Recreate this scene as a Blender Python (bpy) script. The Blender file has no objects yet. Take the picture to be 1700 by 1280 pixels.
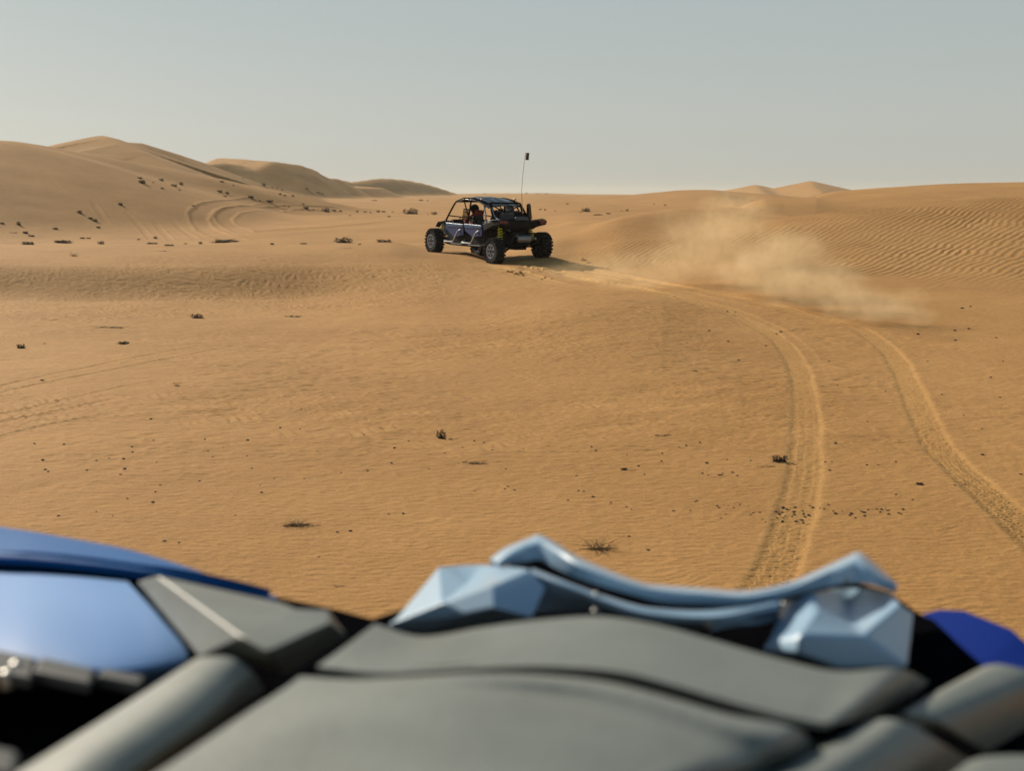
import bpy, bmesh, math, random
import numpy as np
from mathutils import Vector, Matrix

# ------------------------------------------------------------------ camera, sky, sun, exposure
sc = bpy.context.scene
col = sc.collection
CAM_H = 2.40
FPX, PITCH = 1888.9, math.radians(9.56)
cam_d = bpy.data.cameras.new('camera'); cam = bpy.data.objects.new('camera', cam_d); col.objects.link(cam)
cam.location = (0, 0, CAM_H); cam.rotation_euler = (math.radians(90) - PITCH, 0, 0)
cam_d.lens = 40; cam_d.sensor_width = 36; cam_d.clip_start = 0.05; cam_d.clip_end = 20000
cam_d.dof.use_dof = True; cam_d.dof.focus_distance = 17.0; cam_d.dof.aperture_fstop = 2.35
sc.camera = cam

SUN_AZ = math.radians(-45)      # azimuth of the sun, clockwise from +Y
SUN_EL = math.radians(29)
w = bpy.data.worlds.new("World"); sc.world = w; w.use_nodes = True
nt = w.node_tree; nt.nodes.clear()
sky = nt.nodes.new('ShaderNodeTexSky'); sky.sky_type = 'NISHITA'; sky.sun_disc = False
sky.sun_elevation = SUN_EL; sky.sun_rotation = SUN_AZ
sky.air_density = 1.0; sky.dust_density = 1.6; sky.ozone_density = 1.0; sky.altitude = 100
L = nt.links.new
hsv = nt.nodes.new('ShaderNodeHueSaturation'); hsv.inputs['Saturation'].default_value = 0.6; hsv.inputs['Value'].default_value = 1.0
# a dusty haze layer over the clear sky: pale and slightly warm near the horizon, bluer and darker overhead
tc = nt.nodes.new('ShaderNodeTexCoord'); sep = nt.nodes.new('ShaderNodeSeparateXYZ'); L(tc.outputs['Generated'], sep.inputs[0])
hr = nt.nodes.new('ShaderNodeValToRGB'); hr.color_ramp.elements.new(0.2); hr.color_ramp.elements.new(0.06); hr.color_ramp.elements.new(0.5)
for e, (p, c) in zip(hr.color_ramp.elements, [(0.0, (4.5, 4.6, 4.2, 1)), (0.06, (4.4, 4.65, 4.35, 1)), (0.2, (3.6, 4.25, 4.3, 1)), (0.42, (1.5, 2.2, 2.7, 1)), (0.95, (0.9, 1.6, 2.5, 1))]):
    e.position = p; e.color = c
L(sep.outputs[2], hr.inputs[0])
flat = nt.nodes.new('ShaderNodeMix'); flat.data_type = 'RGBA'; flat.inputs[0].default_value = 0.88
bg = nt.nodes.new('ShaderNodeBackground'); bg.inputs[1].default_value = 0.085
out = nt.nodes.new('ShaderNodeOutputWorld')
L(sky.outputs[0], hsv.inputs['Color']); L(hsv.outputs[0], flat.inputs[6]); L(hr.outputs[0], flat.inputs[7])
L(flat.outputs[2], bg.inputs[0]); L(bg.outputs[0], out.inputs[0])
sun_d = bpy.data.lights.new('sun', 'SUN'); sun_d.energy = 5.0; sun_d.angle = math.radians(0.6); sun_d.color = (1.0, 0.88, 0.71)
sun = bpy.data.objects.new('sun', sun_d); col.objects.link(sun)
SUN_DIR = Vector((math.sin(SUN_AZ) * math.cos(SUN_EL), math.cos(SUN_AZ) * math.cos(SUN_EL), math.sin(SUN_EL)))
sun.rotation_euler = SUN_DIR.to_track_quat('Z', 'Y').to_euler(); sun.location = SUN_DIR * 100
sc.view_settings.view_transform = 'Standard'; sc.view_settings.look = 'None'
sc.view_settings.exposure = 0.34; sc.view_settings.gamma = 1.0
sc.render.engine = 'CYCLES'
cy = sc.cycles; cy.use_denoising = True
try: cy.denoiser = 'OPENIMAGEDENOISE'; cy.denoising_input_passes = 'RGB_ALBEDO_NORMAL'
except Exception: pass
cy.max_bounces = 6; cy.diffuse_bounces = 3; cy.glossy_bounces = 3; cy.volume_bounces = 1
cy.volume_step_rate = 0.6; cy.volume_max_steps = 128; cy.use_adaptive_sampling = True; cy.adaptive_threshold = 0.015

RNG = np.random.default_rng(7); random.seed(7)

# ------------------------------------------------------------------ small helpers
def ray(px, py):
    cp, sp = math.cos(PITCH), math.sin(PITCH)
    u, v = (px - 850) / FPX, (640 - py) / FPX
    return Vector((u, cp + v * sp, -sp + v * cp))
def at_dist(px, py, Y):
    d = ray(px, py); return Vector((0, 0, CAM_H)) + d * (Y / d.y)
def at_drop(px, py, drop):
    d = ray(px, py); return Vector((0, 0, CAM_H)) + d * (drop / -d.z)
def smooth(e0, e1, x):
    t = np.clip((x - e0) / (e1 - e0), 0, 1); return t * t * (3 - 2 * t)
def tag(o, label=None, cat=None, group=None, kind=None):
    if label: o['label'] = label
    if cat: o['category'] = cat
    if group: o['group'] = group
    if kind: o['kind'] = kind
    return o
def empty(name, loc=(0, 0, 0), rot=(0, 0, 0)):
    o = bpy.data.objects.new(name, None); col.objects.link(o); o.location = loc; o.rotation_euler = rot
    o.empty_display_size = 0.2; return o

# ------------------------------------------------------------------ value noise
_P = RNG.random((256, 256)).astype(np.float32)
def vnoise(x, y):
    xi = np.floor(x).astype(np.int64); yi = np.floor(y).astype(np.int64)
    fx = (x - xi); fy = (y - yi); fx = fx * fx * fx * (fx * (fx * 6 - 15) + 10); fy = fy * fy * fy * (fy * (fy * 6 - 15) + 10)
    x0, x1, y0, y1 = xi & 255, (xi + 1) & 255, yi & 255, (yi + 1) & 255
    a = _P[x0, y0]; b = _P[x1, y0]; c = _P[x0, y1]; d = _P[x1, y1]
    return (a + (b - a) * fx + (c - a) * fy + (a - b - c + d) * fx * fy) * 2 - 1
def fbm(x, y, n=3):
    s = 0; a = 1.0; t = 0
    for i in range(n):
        s = s + a * vnoise(x * 2 ** i + 17.3 * i, y * 2 ** i + 9.1 * i); t += a; a *= 0.5
    return s / t

# ------------------------------------------------------------------ terrain: ridge lines set the broad forms of the land
# station knots: each column lists (px, [(Y, py or None, z)]) for eight ridge / hollow lines
def S(px, Y, py=None, z=None):
    p = at_dist(px, py if py is not None else 322, Y)
    zz = p.z if py is not None else z
    return (math.atan2(p.x, p.y), math.hypot(p.x, p.y), zz)
COLS = []   # rows of stations: foot, slope mid, crest 1, hollow, shoulder 2, crest 2, plain, far plain
def column(px, foot, mid, crest, hollow, sh, crest2, plain, far):
    def q(t):
        Y, v = t
        return S(px, Y, py=v[0]) if isinstance(v, tuple) else S(px, Y, z=v)
    a = S(px, 10, z=0)[0]
    COLS.append((a, [(q(t)[1], q(t)[2]) for t in (foot, mid, crest, hollow, sh, crest2, plain, far)]))
#            foot            mid             crest1          hollow       shoulder        crest2         plain          far
column(-900, (28, (502,)), (30.8, (440,)), (37, (402,)), (52, -0.2), (75, 0.8), (110, 1.5), (300, 1.0), (900, 0.5))
column(-300, (28, (502,)), (30.8, (440,)), (37, (405,)), (52, -0.4), (75, (372,)), (100, (352,)), (300, 1.0), (900, 0.5))
column(0,    (28, (502,)), (30.8, (440,)), (37, (406,)), (52, -0.5), (75, (372,)), (100, (352,)), (300, 1.0), (900, 0.5))
column(250,  (28.4, (500,)), (31.3, (440,)), (38, (406,)), (54, -0.5), (72, (382,)), (95, (362,)), (300, 0.6), (900, 0.5))
column(480,  (29, (496,)), (32, (438,)), (39, (405,)), (54, -0.3), (72, (378,)), (95, (359,)), (250, (334,)), (900, 1.2))
column(640,  (28, (490,)), (32.6, (437,)), (40, (403,)), (54, -0.1), (72, (373,)), (95, (359,)), (250, (333,)), (900, 1.6))
column(718,  (27.3, (489,)), (33.0, (440,)), (38.6, (416,)), (52, -0.05), (72, (370,)), (95, (358,)), (250, (333,)), (900, 1.9))
column(770,  (26.9, (489,)), (32.6, (448,)), (37.5, (420,)), (50, -0.05), (72, (368,)), (95, (357,)), (250, (333,)), (900, 2.6))
column(820,  (26.4, (488,)), (31.6, (456,)), (35.0, (437,)), (44, 0.2), (70, (366,)), (95, (356,)), (250, (333,)), (900, 2.9))
column(900,  (25.8, (485,)), (31.5, (456,)), (36.2, (425,)), (43, (397,)), (60, (378,)), (95, (352,)), (240, (331,)), (900, 3.0))
column(960,  (25.5, (482,)), (32.3, (454,)), (38.2, (414,)), (43, (386,)), (62, (368,)), (95, (349,)), (230, (331,)), (900, 2.3))
column(1041, (25.2, (482,)), (33.0, (449,)), (38.5, (398,)), (45, (360,)), (66, 1.0), (105, (345,)), (220, (328,)), (900, 1.9))
column(1182, (25, (486,)), (32.5, (440,)), (39.5, (388,)), (52, (343,)), (75, 1.1), (125, 1.6), (200, (318,)), (900, 1.0))
column(1276, (25, (488,)), (33, (425,)), (42, (366,)), (50, (353,)), (62, (329,)), (90, 1.3), (220, 1.2), (900, 1.0))
column(1394, (25, (492,)), (33, (420,)), (43, (350,)), (49, 1.35), (62, (325,)), (75, (315,)), (220, 1.2), (900, 1.0))
column(1559, (24, (500,)), (33, (415,)), (44, (333,)), (50, 1.7), (64, (314,)), (78, (305,)), (220, 1.2), (900, 1.0))
column(1700, (24, (500,)), (33, (410,)), (45, (322,)), (51, 1.9), (66, (310,)), (80, (303,)), (220, 1.2), (900, 1.0))
column(2000, (24, (500,)), (33, (405,)), (46, (305,)), (52, 2.2), (66, (303,)), (80, (297,)), (220, 1.2), (900, 1.0))
column(2700, (22, (510,)), (30, (430,)), (44, (320,)), (52, 1.5), (66, 2.0), (80, 2.5), (220, 1.2), (900, 1.0))

def pchip(x, y, xq):
    """monotone cubic through (x, y), y may have trailing axes"""
    h = np.diff(x); d = np.diff(y) / h
    m = np.zeros_like(y)
    for i in range(1, len(x) - 1):
        if d[i - 1] * d[i] > 0:
            w1, w2 = 2 * h[i] + h[i - 1], h[i] + 2 * h[i - 1]
            m[i] = (w1 + w2) / (w1 / d[i - 1] + w2 / d[i])
    m[0] = d[0] if len(d) else 0; m[-1] = 0
    k = np.clip(np.searchsorted(x, xq) - 1, 0, len(x) - 2)
    t = np.clip((xq - x[k]) / h[k], 0, 1); H = h[k]
    return ((1 + 2 * t) * (1 - t) ** 2 * y[k] + t * (1 - t) ** 2 * H * m[k] + t * t * (3 - 2 * t) * y[k + 1] + t * t * (t - 1) * H * m[k + 1])

KA = np.array([c[0] for c in COLS]); NS = 8
# azimuth samples: dense in front, sparse round the back;   radius samples: fine near, coarse far
DA = 0.0011
front = np.arange(-0.47, 0.47, DA)
side = np.concatenate([front[-1] + np.cumsum(np.geomspace(0.002, 0.06, 26)), []]); side = side[side < math.pi]
side = np.concatenate([side, np.arange(side[-1] + 0.06, math.pi - 0.02, 0.06)])
AZ = np.concatenate([-side[::-1], front, side])
r = [0.6]
while r[-1] < 2600:
    x = r[-1]
    if x < 5.6: s = 0.12
    elif x < 60: s = max(0.018, 0.0019 * x)
    else: s = 0.0019 * x * (1 + (x - 60) / 170)
    r.append(x + min(s, 60))
RR = np.array(r); NA, NR = len(AZ), len(RR)
EDGE = 0.55
azc = np.clip(AZ, KA[0], KA[-1])
st_r = np.stack([pchip(KA, np.array([c[1][k][0] for c in COLS]), azc) for k in range(NS)])
st_z = np.stack([pchip(KA, np.array([c[1][k][1] for c in COLS]), azc) for k in range(NS)])
Hh = np.zeros((NA, NR), np.float64)
for i in range(NA):
    # stand under the camera a little higher than the flat, falling away in front
    xs = np.concatenate([[0.0, 3.6, 6.2, 12.0], st_r[:, i], [2700]])
    zs = np.concatenate([[0.50, 0.42, 0.02, 0.0], st_z[:, i], [0.4]])
    Hh[i] = pchip(xs, zs, RR)
A2, R2 = np.meshgrid(AZ, RR, indexing='ij')
X = np.sin(A2) * R2; Y = np.cos(A2) * R2
back = smooth(0.62, 1.1, np.abs(A2))
rough_back = 1.2 * fbm(X / 38, Y / 38, 3) * smooth(6, 40, R2) * back
Hh = Hh * (1 - back) + (0.3 * (1 - smooth(3, 14, R2)) + 0.6 * smooth(20, 200, R2)) * back + rough_back

def ridge(pts, near, far, width=1.2, k=0.8, reach=1e9, rule='nearest'):
    """a dune with a crest line through pts (px, py, Y); near / far = fall per metre on the side towards / away from the flat"""
    global Hh
    W = [at_dist(*p) for p in pts]
    best = np.full(Hh.shape, -1e3)
    lo = min(math.hypot(p.x, p.y) for p in W) - 90; hi = max(math.hypot(p.x, p.y) for p in W) * 2.2 + 400
    j0, j1 = np.searchsorted(RR, max(lo, 45)), np.searchsorted(RR, hi)
    x, y = X[:, j0:j1], Y[:, j0:j1]; b = best[:, j0:j1]; dmin = np.full(x.shape, 1e9)
    for p, q in zip(W[:-1], W[1:]):
        dx, dy = q.x - p.x, q.y - p.y; L2 = dx * dx + dy * dy; L = math.sqrt(L2)
        t = np.clip(((x - p.x) * dx + (y - p.y) * dy) / L2, 0, 1)
        ex, ey = x - (p.x + t * dx), y - (p.y + t * dy); dist = np.hypot(ex, ey)
        side = (ex * dy - ey * dx) / np.maximum(dist * L, 1e-6)     # +1 right of the travel direction
        s = far + (near - far) * smooth(-0.35, 0.35, side)
        hgt = (p.z + (q.z - p.z) * t) - s * (np.sqrt(dist ** 2 + width ** 2) - width)
        hgt = hgt - 0.4 * np.maximum(0, dist - reach)
        mm = (dist < dmin) if rule == 'nearest' else (hgt > b); b[mm] = hgt[mm]; dmin[mm] = dist[mm]
    h = Hh[:, j0:j1]
    e = np.clip(0.5 + 0.5 * (b - h) / k, 0, 1)
    Hh[:, j0:j1] = h * (1 - e) + b * e + k * e * (1 - e)

# left: three overlapping dunes stepping back, then the shaded far pair
ridge([(-700, 180, 76), (-300, 212, 80), (0, 231, 86), (47, 244, 90), (94, 265, 96), (141, 277, 101), (180, 290, 105), (230, 310, 109), (285, 338, 110), (340, 370, 106), (380, 396, 98)], 0.30, 0.16, 1.6, 0.6, rule='max')
ridge([(-300, 236, 168), (40, 245, 162), (105, 243, 158), (140, 231, 154), (170, 224, 151), (186, 228, 149), (202, 238, 146), (245, 260, 141), (282, 280, 136), (329, 304, 130), (380, 326, 122), (440, 345, 112)], 0.24, 0.32, 0.7, 0.8)
ridge([(190, 236, 215), (235, 238, 218), (290, 254, 222), (329, 267, 226), (376, 284, 231), (415, 298, 235), (452, 310, 238), (518, 326, 245)], 0.38, 0.30, 1.0, 0.8)
ridge([(325, 285, 318), (347, 272, 320), (372, 270, 324), (400, 273, 328), (425, 280, 333), (445, 290, 337), (470, 301, 342), (500, 313, 348), (540, 327, 356)], 0.52, 0.04, 0.6, 0.6, 14)
ridge([(335, 274, 348), (363, 262, 352), (395, 267, 357), (425, 277, 362), (450, 289, 366), (480, 303, 372)], 0.06, 0.3, 3.0, 0.8, 30)
ridge([(470, 307, 470), (497, 293, 474), (515, 295, 478), (545, 296, 484), (562, 298, 488), (583, 302, 492), (600, 300, 497), (625, 296, 503), (645, 296, 508), (675, 299, 516), (700, 304, 522), (725, 311, 530), (752, 320, 538)], 0.54, 0.25, 1.2, 0.8)
ridge([(497, 293, 474), (504, 303, 452), (513, 319, 425)], 0.42, 0.34, 0.8, 0.6)
# right: low near dune and two pale peaks far off
ridge([(1225, 318, 640), (1255, 307, 620), (1262, 314, 560), (1270, 322, 500)], 0.22, 0.22, 1.5, 0.8)
ridge([(1255, 307, 620), (1285, 314, 640), (1320, 322, 650)], 0.25, 0.2, 1.5, 0.8)
ridge([(1300, 319, 600), (1345, 301, 580), (1352, 310, 530), (1365, 320, 480)], 0.22, 0.22, 1.5, 0.8)
ridge([(1345, 301, 580), (1372, 308, 600), (1400, 314, 620)], 0.25, 0.2, 1.5, 0.8)
ridge([(1040, 325, 215), (1090, 320, 212), (1130, 316.5, 208), (1170, 315, 205), (1205, 317, 200), (1235, 322, 190)], 0.16, 0.1, 4.0, 0.8)

# gentle unevenness, growing with distance
Hh += fbm(X / 6.0, Y / 4.5, 3) * 0.05 * smooth(5, 16, R2) * (1 - smooth(500, 900, R2))
Hh += fbm(X / 23.0 + 5, Y / 14.0, 3) * 0.22 * smooth(48, 90, R2) * (1 - smooth(600, 1200, R2))
Hh += fbm(X / 1.1, Y / 1.1, 2) * 0.008 * (1 - smooth(60, 120, R2))

def hcol(a):
    i = np.clip(np.searchsorted(AZ, a) - 1, 0, NA - 2); t = (a - AZ[i]) / (AZ[i + 1] - AZ[i])
    return Hh[i] * (1 - t) + Hh[i + 1] * t
def hz(x, y):
    a, rr = math.atan2(x, y), math.hypot(x, y)
    return float(np.interp(rr, RR, hcol(a)))
def ground(px, py):
    """the first point of the land that the sight line through (px, py) of the 1700 x 1280 picture meets"""
    d = ray(px, py); a = math.atan2(d.x, d.y); e = d.z / math.hypot(d.x, d.y)
    h = hcol(a); f = h - (CAM_H + e * RR); f[RR < 4.5] = -1
    k = int(np.argmax(f > 0))
    if k == 0: k = NR - 400
    t = -f[k - 1] / (f[k] - f[k - 1]) if f[k] != f[k - 1] else 0
    rr = RR[k - 1] + t * (RR[k] - RR[k - 1])
    return Vector((math.sin(a) * rr, math.cos(a) * rr, float(np.interp(rr, RR, h))))

# ---- wheel tracks pressed into the land
def catmull(P, n=10):
    P = np.array(P, float); Q = np.vstack([2 * P[0] - P[1], P, 2 * P[-1] - P[-2]]); o = []
    for i in range(1, len(Q) - 2):
        for t in np.linspace(0, 1, n, endpoint=False):
            o.append(0.5 * ((2 * Q[i]) + (-Q[i - 1] + Q[i + 1]) * t + (2 * Q[i - 1] - 5 * Q[i] + 4 * Q[i + 1] - Q[i + 2]) * t * t + (-Q[i - 1] + 3 * Q[i] - 3 * Q[i + 1] + Q[i + 2]) * t ** 3))
    o.append(P[-1]); return np.array(o)
dH = np.zeros_like(Hh); churn = np.zeros_like(Hh)
def track(pix, width, depth, lug=0.0, berm=0.5, pts=None, fade=None, cw=0.0):
    if pts is None: pts = [tuple(ground(*p).xy) for p in pix]
    C = catmull(pts, 8); seg = np.hypot(*np.diff(C, axis=0).T); s0 = np.concatenate([[0], np.cumsum(seg)])
    best = {}
    D = np.full(Hh.shape, 9.0, np.float32); LS = np.zeros(Hh.shape, np.float32); T = np.zeros(Hh.shape, np.float32)
    pad = width * 1.6 + 0.1
    for i in range(len(C) - 1):
        p, q = C[i], C[i + 1]
        aa = [math.atan2(p[0], p[1]), math.atan2(q[0], q[1])]; rr = [math.hypot(*p), math.hypot(*q)]
        pa = pad / min(rr)
        i0, i1 = np.searchsorted(AZ, min(aa) - pa), np.searchsorted(AZ, max(aa) + pa)
        j0, j1 = np.searchsorted(RR, min(rr) - pad), np.searchsorted(RR, max(rr) + pad)
        if i1 <= i0 or j1 <= j0: continue
        x, y = X[i0:i1, j0:j1], Y[i0:i1, j0:j1]; dx, dy = q - p; L = max(seg[i], 1e-5)
        t = np.clip(((x - p[0]) * dx + (y - p[1]) * dy) / L ** 2, 0, 1)
        ex, ey = x - p[0] - t * dx, y - p[1] - t * dy; dist = np.hypot(ex, ey)
        sg = np.sign(ex * dy - ey * dx)
        m = dist < D[i0:i1, j0:j1]
        D[i0:i1, j0:j1][m] = dist[m]; LS[i0:i1, j0:j1][m] = (sg * dist)[m]; T[i0:i1, j0:j1][m] = (s0[i] + t * L)[m]
    hw = width / 2
    m = D < pad
    d, ls, t = D[m], LS[m], T[m]
    x, y = X[m], Y[m]
    d = d + 0.05 * hw * fbm(x * 6, y * 6, 2) + 0.10 * hw * fbm(x * 1.3, y * 1.3, 1)
    strength = np.ones_like(d) if fade is None else np.interp(t / s0[-1], [f[0] for f in fade], [f[1] for f in fade])
    bed = 1 - smooth(hw * 0.66, hw * 1.06, d)
    rim = np.exp(-((d - hw * 1.18) / (hw * 0.2)) ** 2) * (0.75 + 0.5 * fbm(x * 9, y * 9, 2))
    dz = -depth * bed + depth * berm * rim
    if lug:
        u = ls / hw
        ph = t / 0.062
        row = np.floor((u + 1) * 2.0)
        tr = np.clip(np.sin(2 * math.pi * (ph + 0.5 * (row % 2)) + 1.2 * np.abs(u)) * 1.6, -1, 1) * (np.abs(((u + 1) * 2) % 1 - 0.5) < 0.38)
        patch = 0.45 + 0.55 * smooth(-0.35, 0.25, fbm(x * 1.1 + 3, y * 0.7, 2) + 0.25)
        dz = dz + lug * tr * bed * patch
    dH[m] += dz * strength
    churn[m] = np.maximum(churn[m], (1 - smooth(hw * 0.9, hw * 1.35, d)) * np.clip(strength * cw, 0, 1))

LT = [(1120, 1260), (1165, 1170), (1200, 1100), (1228, 1050), (1270, 975), (1290, 940), (1305, 900), (1320, 850), (1331, 800), (1336, 760), (1338, 700), (1334, 650), (1326, 615), (1308, 582), (1282, 556), (1245, 535), (1200, 515), (1150, 501), (1095, 489), (1040, 477), (985, 465), (930, 454), (870, 444)]
RT = [(2010, 1240), (1930, 1140), (1870, 1070), (1775, 955), (1722, 900), (1688, 868), (1648, 830), (1612, 798), (1582, 770), (1556, 740), (1540, 710), (1526, 680), (1513, 650), (1500, 620), (1482, 590), (1450, 562), (1412, 541), (1347, 525), (1276, 502), (1205, 489), (1135, 479), (1060, 466), (994, 453), (930, 436)]
LTw = [tuple(ground(*p).xy) for p in LT]; RTw = [tuple(ground(*p).xy) for p in RT]
track(None, 0.33, 0.009, 0.009, 0.12, pts=LTw, fade=[(0, 1), (.5, 1), (.7, 1.8), (1, 3)], cw=0.38)
track(None, 0.33, 0.009, 0.009, 0.12, pts=RTw, fade=[(0, 1), (.5, 1), (.7, 1.8), (1, 3)], cw=0.38)
def off(pts, d):
    P = np.array(pts); T = np.gradient(P, axis=0); T /= np.linalg.norm(T, axis=1)[:, None]
    return [tuple(p + d * np.array([t[1], -t[0]])) for p, t in zip(P, T)]
# the front wheels ran slightly wide of the rear ones through the bend
track(None, 0.26, 0.012, 0.006, 0.4, pts=off(LTw[11:], 0.24), fade=[(0, 0), (0.35, .5), (0.6, 1.6), (1, 2)], cw=0.38)
track(None, 0.26, 0.012, 0.006, 0.4, pts=off(RTw[14:], 0.24), fade=[(0, 0), (0.35, .5), (0.6, 1.6), (1, 2)], cw=0.38)
# looping tracks at the foot of the left dune, old tracks climbing it, and faded ones on the near flat
track([(560, 352), (480, 349), (420, 333), (380, 337), (345, 343), (331, 357), (334, 372), (350, 385), (375, 394), (395, 399)], 1.2, 0.034, 0, 1.1)
track([(560, 346), (470, 345), (420, 345), (390, 348), (374, 357), (374, 368), (388, 378), (410, 386), (440, 384), (560, 376), (640, 368)], 1.1, 0.030, 0, 1.3)
for L in ([(196, 336), (208, 350), (222, 365), (240, 385), (258, 404)], [(244, 355), (258, 370), (275, 390), (288, 404)], [(262, 350), (290, 370), (315, 390), (330, 402)], [(150, 330), (165, 352), (180, 372)]):
    track(L, 0.42, 0.022, 0, 1.0, fade=[(0, 0), (.3, 1), (.8, .9), (1, 0)])
for L in ([(-60, 655), (60, 628), (150, 610), (260, 588), (420, 560)], [(-60, 668), (60, 640), (160, 620), (280, 596), (440, 566)],
          [(-60, 700), (40, 682), (120, 662), (220, 640), (340, 618)], [(-60, 712), (60, 692), (150, 672), (260, 648)], [(-30, 735), (60, 712), (150, 694), (230, 680)]):
    track(L, 0.20, 0.008, 0, 0.8, fade=[(0, 1), (0.6, 0.8), (1, 0)])
# churned sand where the rear wheel digs in
for L in ([(790, 436), (830, 446), (870, 456), (905, 466), (960, 478)], [(800, 428), (850, 436), (885, 441), (925, 452), (985, 470)], [(905, 452), (985, 466), (1060, 480), (1140, 494), (1210, 512), (1260, 535)], [(930, 444), (1000, 454), (1080, 468), (1160, 482), (1250, 500), (1330, 520)], [(915, 448), (990, 460), (1070, 474), (1150, 489), (1230, 508), (1290, 528)]):
    track(L, 0.5, 0.022, 0, 0.7, cw=0.62, fade=[(0, .6), (.15, 1), (.55, .8), (1, 0)])
Hh += dH
cl = ground(868, 452)
g = np.exp(-(((X - cl.x) / 1.3) ** 2 + ((Y - cl.y) / 1.3) ** 2))
Hh += 0.055 * fbm(X * 4.5, Y * 4.5, 3) * g + 0.05 * g

# ---- wind ripples, real relief where the photograph shows them large
def gmask(px, py, wx, wy, rot=0):
    c = ground(px, py); x, y = X - c.x, Y - c.y
    return np.exp(-((x / wx) ** 2 + (y / wy) ** 2))
def ripple(ang, lam, warp=1.0, sc=2.0, seed=0):
    ca, sa = math.cos(ang), math.sin(ang)
    n = fbm(X / sc + seed, Y / sc + seed, 3) + 0.22 * fbm(X / 0.6 + seed, Y / 0.8, 2)
    ph = (X * ca + Y * sa) / lam + warp * n
    t = ph - np.floor(ph)
    return np.where(t < 0.68, 0.5 - 0.5 * np.cos(np.pi * t / 0.68), 0.5 + 0.5 * np.cos(np.pi * (t - 0.68) / 0.32)) - 0.5
ok = (R2 < 70).astype(float)
c1 = ground(1560, 400)
m = smooth(0, 1, np.clip(1.3 - np.hypot((X - c1.x - 4) / 13.0, (Y - c1.y) / 13.0), 0, 1) * 2)
m = m * smooth(6.0, 10.0, X + (Y - 30) * 0.12) * (1 - smooth(47, 51, R2)) * smooth(27, 34, R2)
Hh += 0.037 * (0.8 + 0.2 * smooth(8, 13, X)) * (0.7 + 0.4 * smooth(-0.5, 0.5, fbm(X / 0.9, Y / 0.9, 2))) * ripple(math.radians(-36), 0.225, 1.7, 4.5, 2.1) * np.clip(m * 1.5, 0, 1) * (0.6 + 0.4 * fbm(X / 3, Y / 3, 2)) * ok
m2 = gmask(1050, 410, 2.6, 4.5) * ok
Hh += 0.016 * ripple(math.radians(-25), 0.20, 0.8, 2.0, 5.0) * m2
m3 = np.clip((1 - smooth(-1.5, 1.0, X + 1.0)) * smooth(23.5, 26, R2) * (1 - smooth(31, 36, R2)), 0, 1) * ok
Hh += 0.020 * ripple(math.radians(48), 0.17, 2.4, 0.6, 9.0) * m3 * (0.5 + 0.5 * smooth(-0.4, 0.4, fbm(X / 2.2, Y / 2.2, 2)))
m4 = smooth(9.0, 13, R2) * (1 - smooth(20, 26, R2)) * (1 - smooth(4.0, 6.0, X)) * smooth(-0.3, 0.4, fbm(X / 2.6 + 4, Y / 2.6, 2) + 0.1)
Hh += 0.017 * ripple(math.radians(50), 0.12, 1.5, 0.7, 3.3) * m4 * (1 - np.clip(churn * 2.6, 0, 1))
m6 = smooth(8, 12, R2) * (1 - smooth(34, 38, R2)) * (1 - smooth(5.0, 9.0, X)) * (0.45 + 0.55 * smooth(-0.5, 0.3, fbm(X / 3.1 + 8, Y / 3.1, 2))) * (1 - np.clip(churn * 2.6, 0, 1))
Hh += 0.021 * (0.5 - np.abs(fbm(X * 3.8 + Y * 1.4, Y * 5.4 - X * 0.6, 2))) * m6 * ok
m5 = (1 - smooth(9.0, 12.5, R2)) * smooth(5, 6, R2)
Hh += 0.0032 * ripple(math.radians(84), 0.075, 2.6, 0.5, 1.3) * m5 * (1 - np.clip(churn * 2.6, 0, 1))

# ---- the mesh
verts = np.empty((NA * NR + 1, 3), np.float32)
verts[:-1, 0] = X.ravel(); verts[:-1, 1] = Y.ravel(); verts[:-1, 2] = Hh.ravel(); verts[-1] = (0, 0, 0.5)
ii = np.arange(NA - 1)[:, None] * NR; jj = np.arange(NR - 1)[None, :]
b = (ii + jj).ravel()
quads = np.stack([b, b + 1, b + NR + 1, b + NR], 1)[:, ::-1]
l0 = (NA - 1) * NR + np.arange(NR - 1); f0 = np.arange(NR - 1)
quads = np.concatenate([quads, np.stack([l0, l0 + 1, f0 + 1, f0], 1)[:, ::-1]])
fan_i = np.arange(NA); fan = np.stack([np.full(NA, NA * NR), fan_i * NR, ((fan_i + 1) % NA) * NR], 1)[:, ::-1]
me = bpy.data.meshes.new('desert_ground')
nq, ntri = len(quads), len(fan)
me.vertices.add(len(verts)); me.vertices.foreach_set('co', verts.ravel())
me.loops.add(nq * 4 + ntri * 3)
me.loops.foreach_set('vertex_index', np.concatenate([quads.ravel(), fan.ravel()]).astype(np.int32))
me.polygons.add(nq + ntri)
me.polygons.foreach_set('loop_start', np.concatenate([np.arange(nq) * 4, nq * 4 + np.arange(ntri) * 3]).astype(np.int32))
me.polygons.foreach_set('loop_total', np.concatenate([np.full(nq, 4), np.full(ntri, 3)]).astype(np.int32))
me.polygons.foreach_set('use_smooth', np.ones(nq + ntri, bool))
me.update(calc_edges=True)
at_ = me.attributes.new('churn', 'FLOAT', 'POINT'); at_.data.foreach_set('value', np.append(churn.ravel(), 0).astype(np.float32))
land = bpy.data.objects.new('desert_ground', me); col.objects.link(land)
tag(land, kind='structure')

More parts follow.
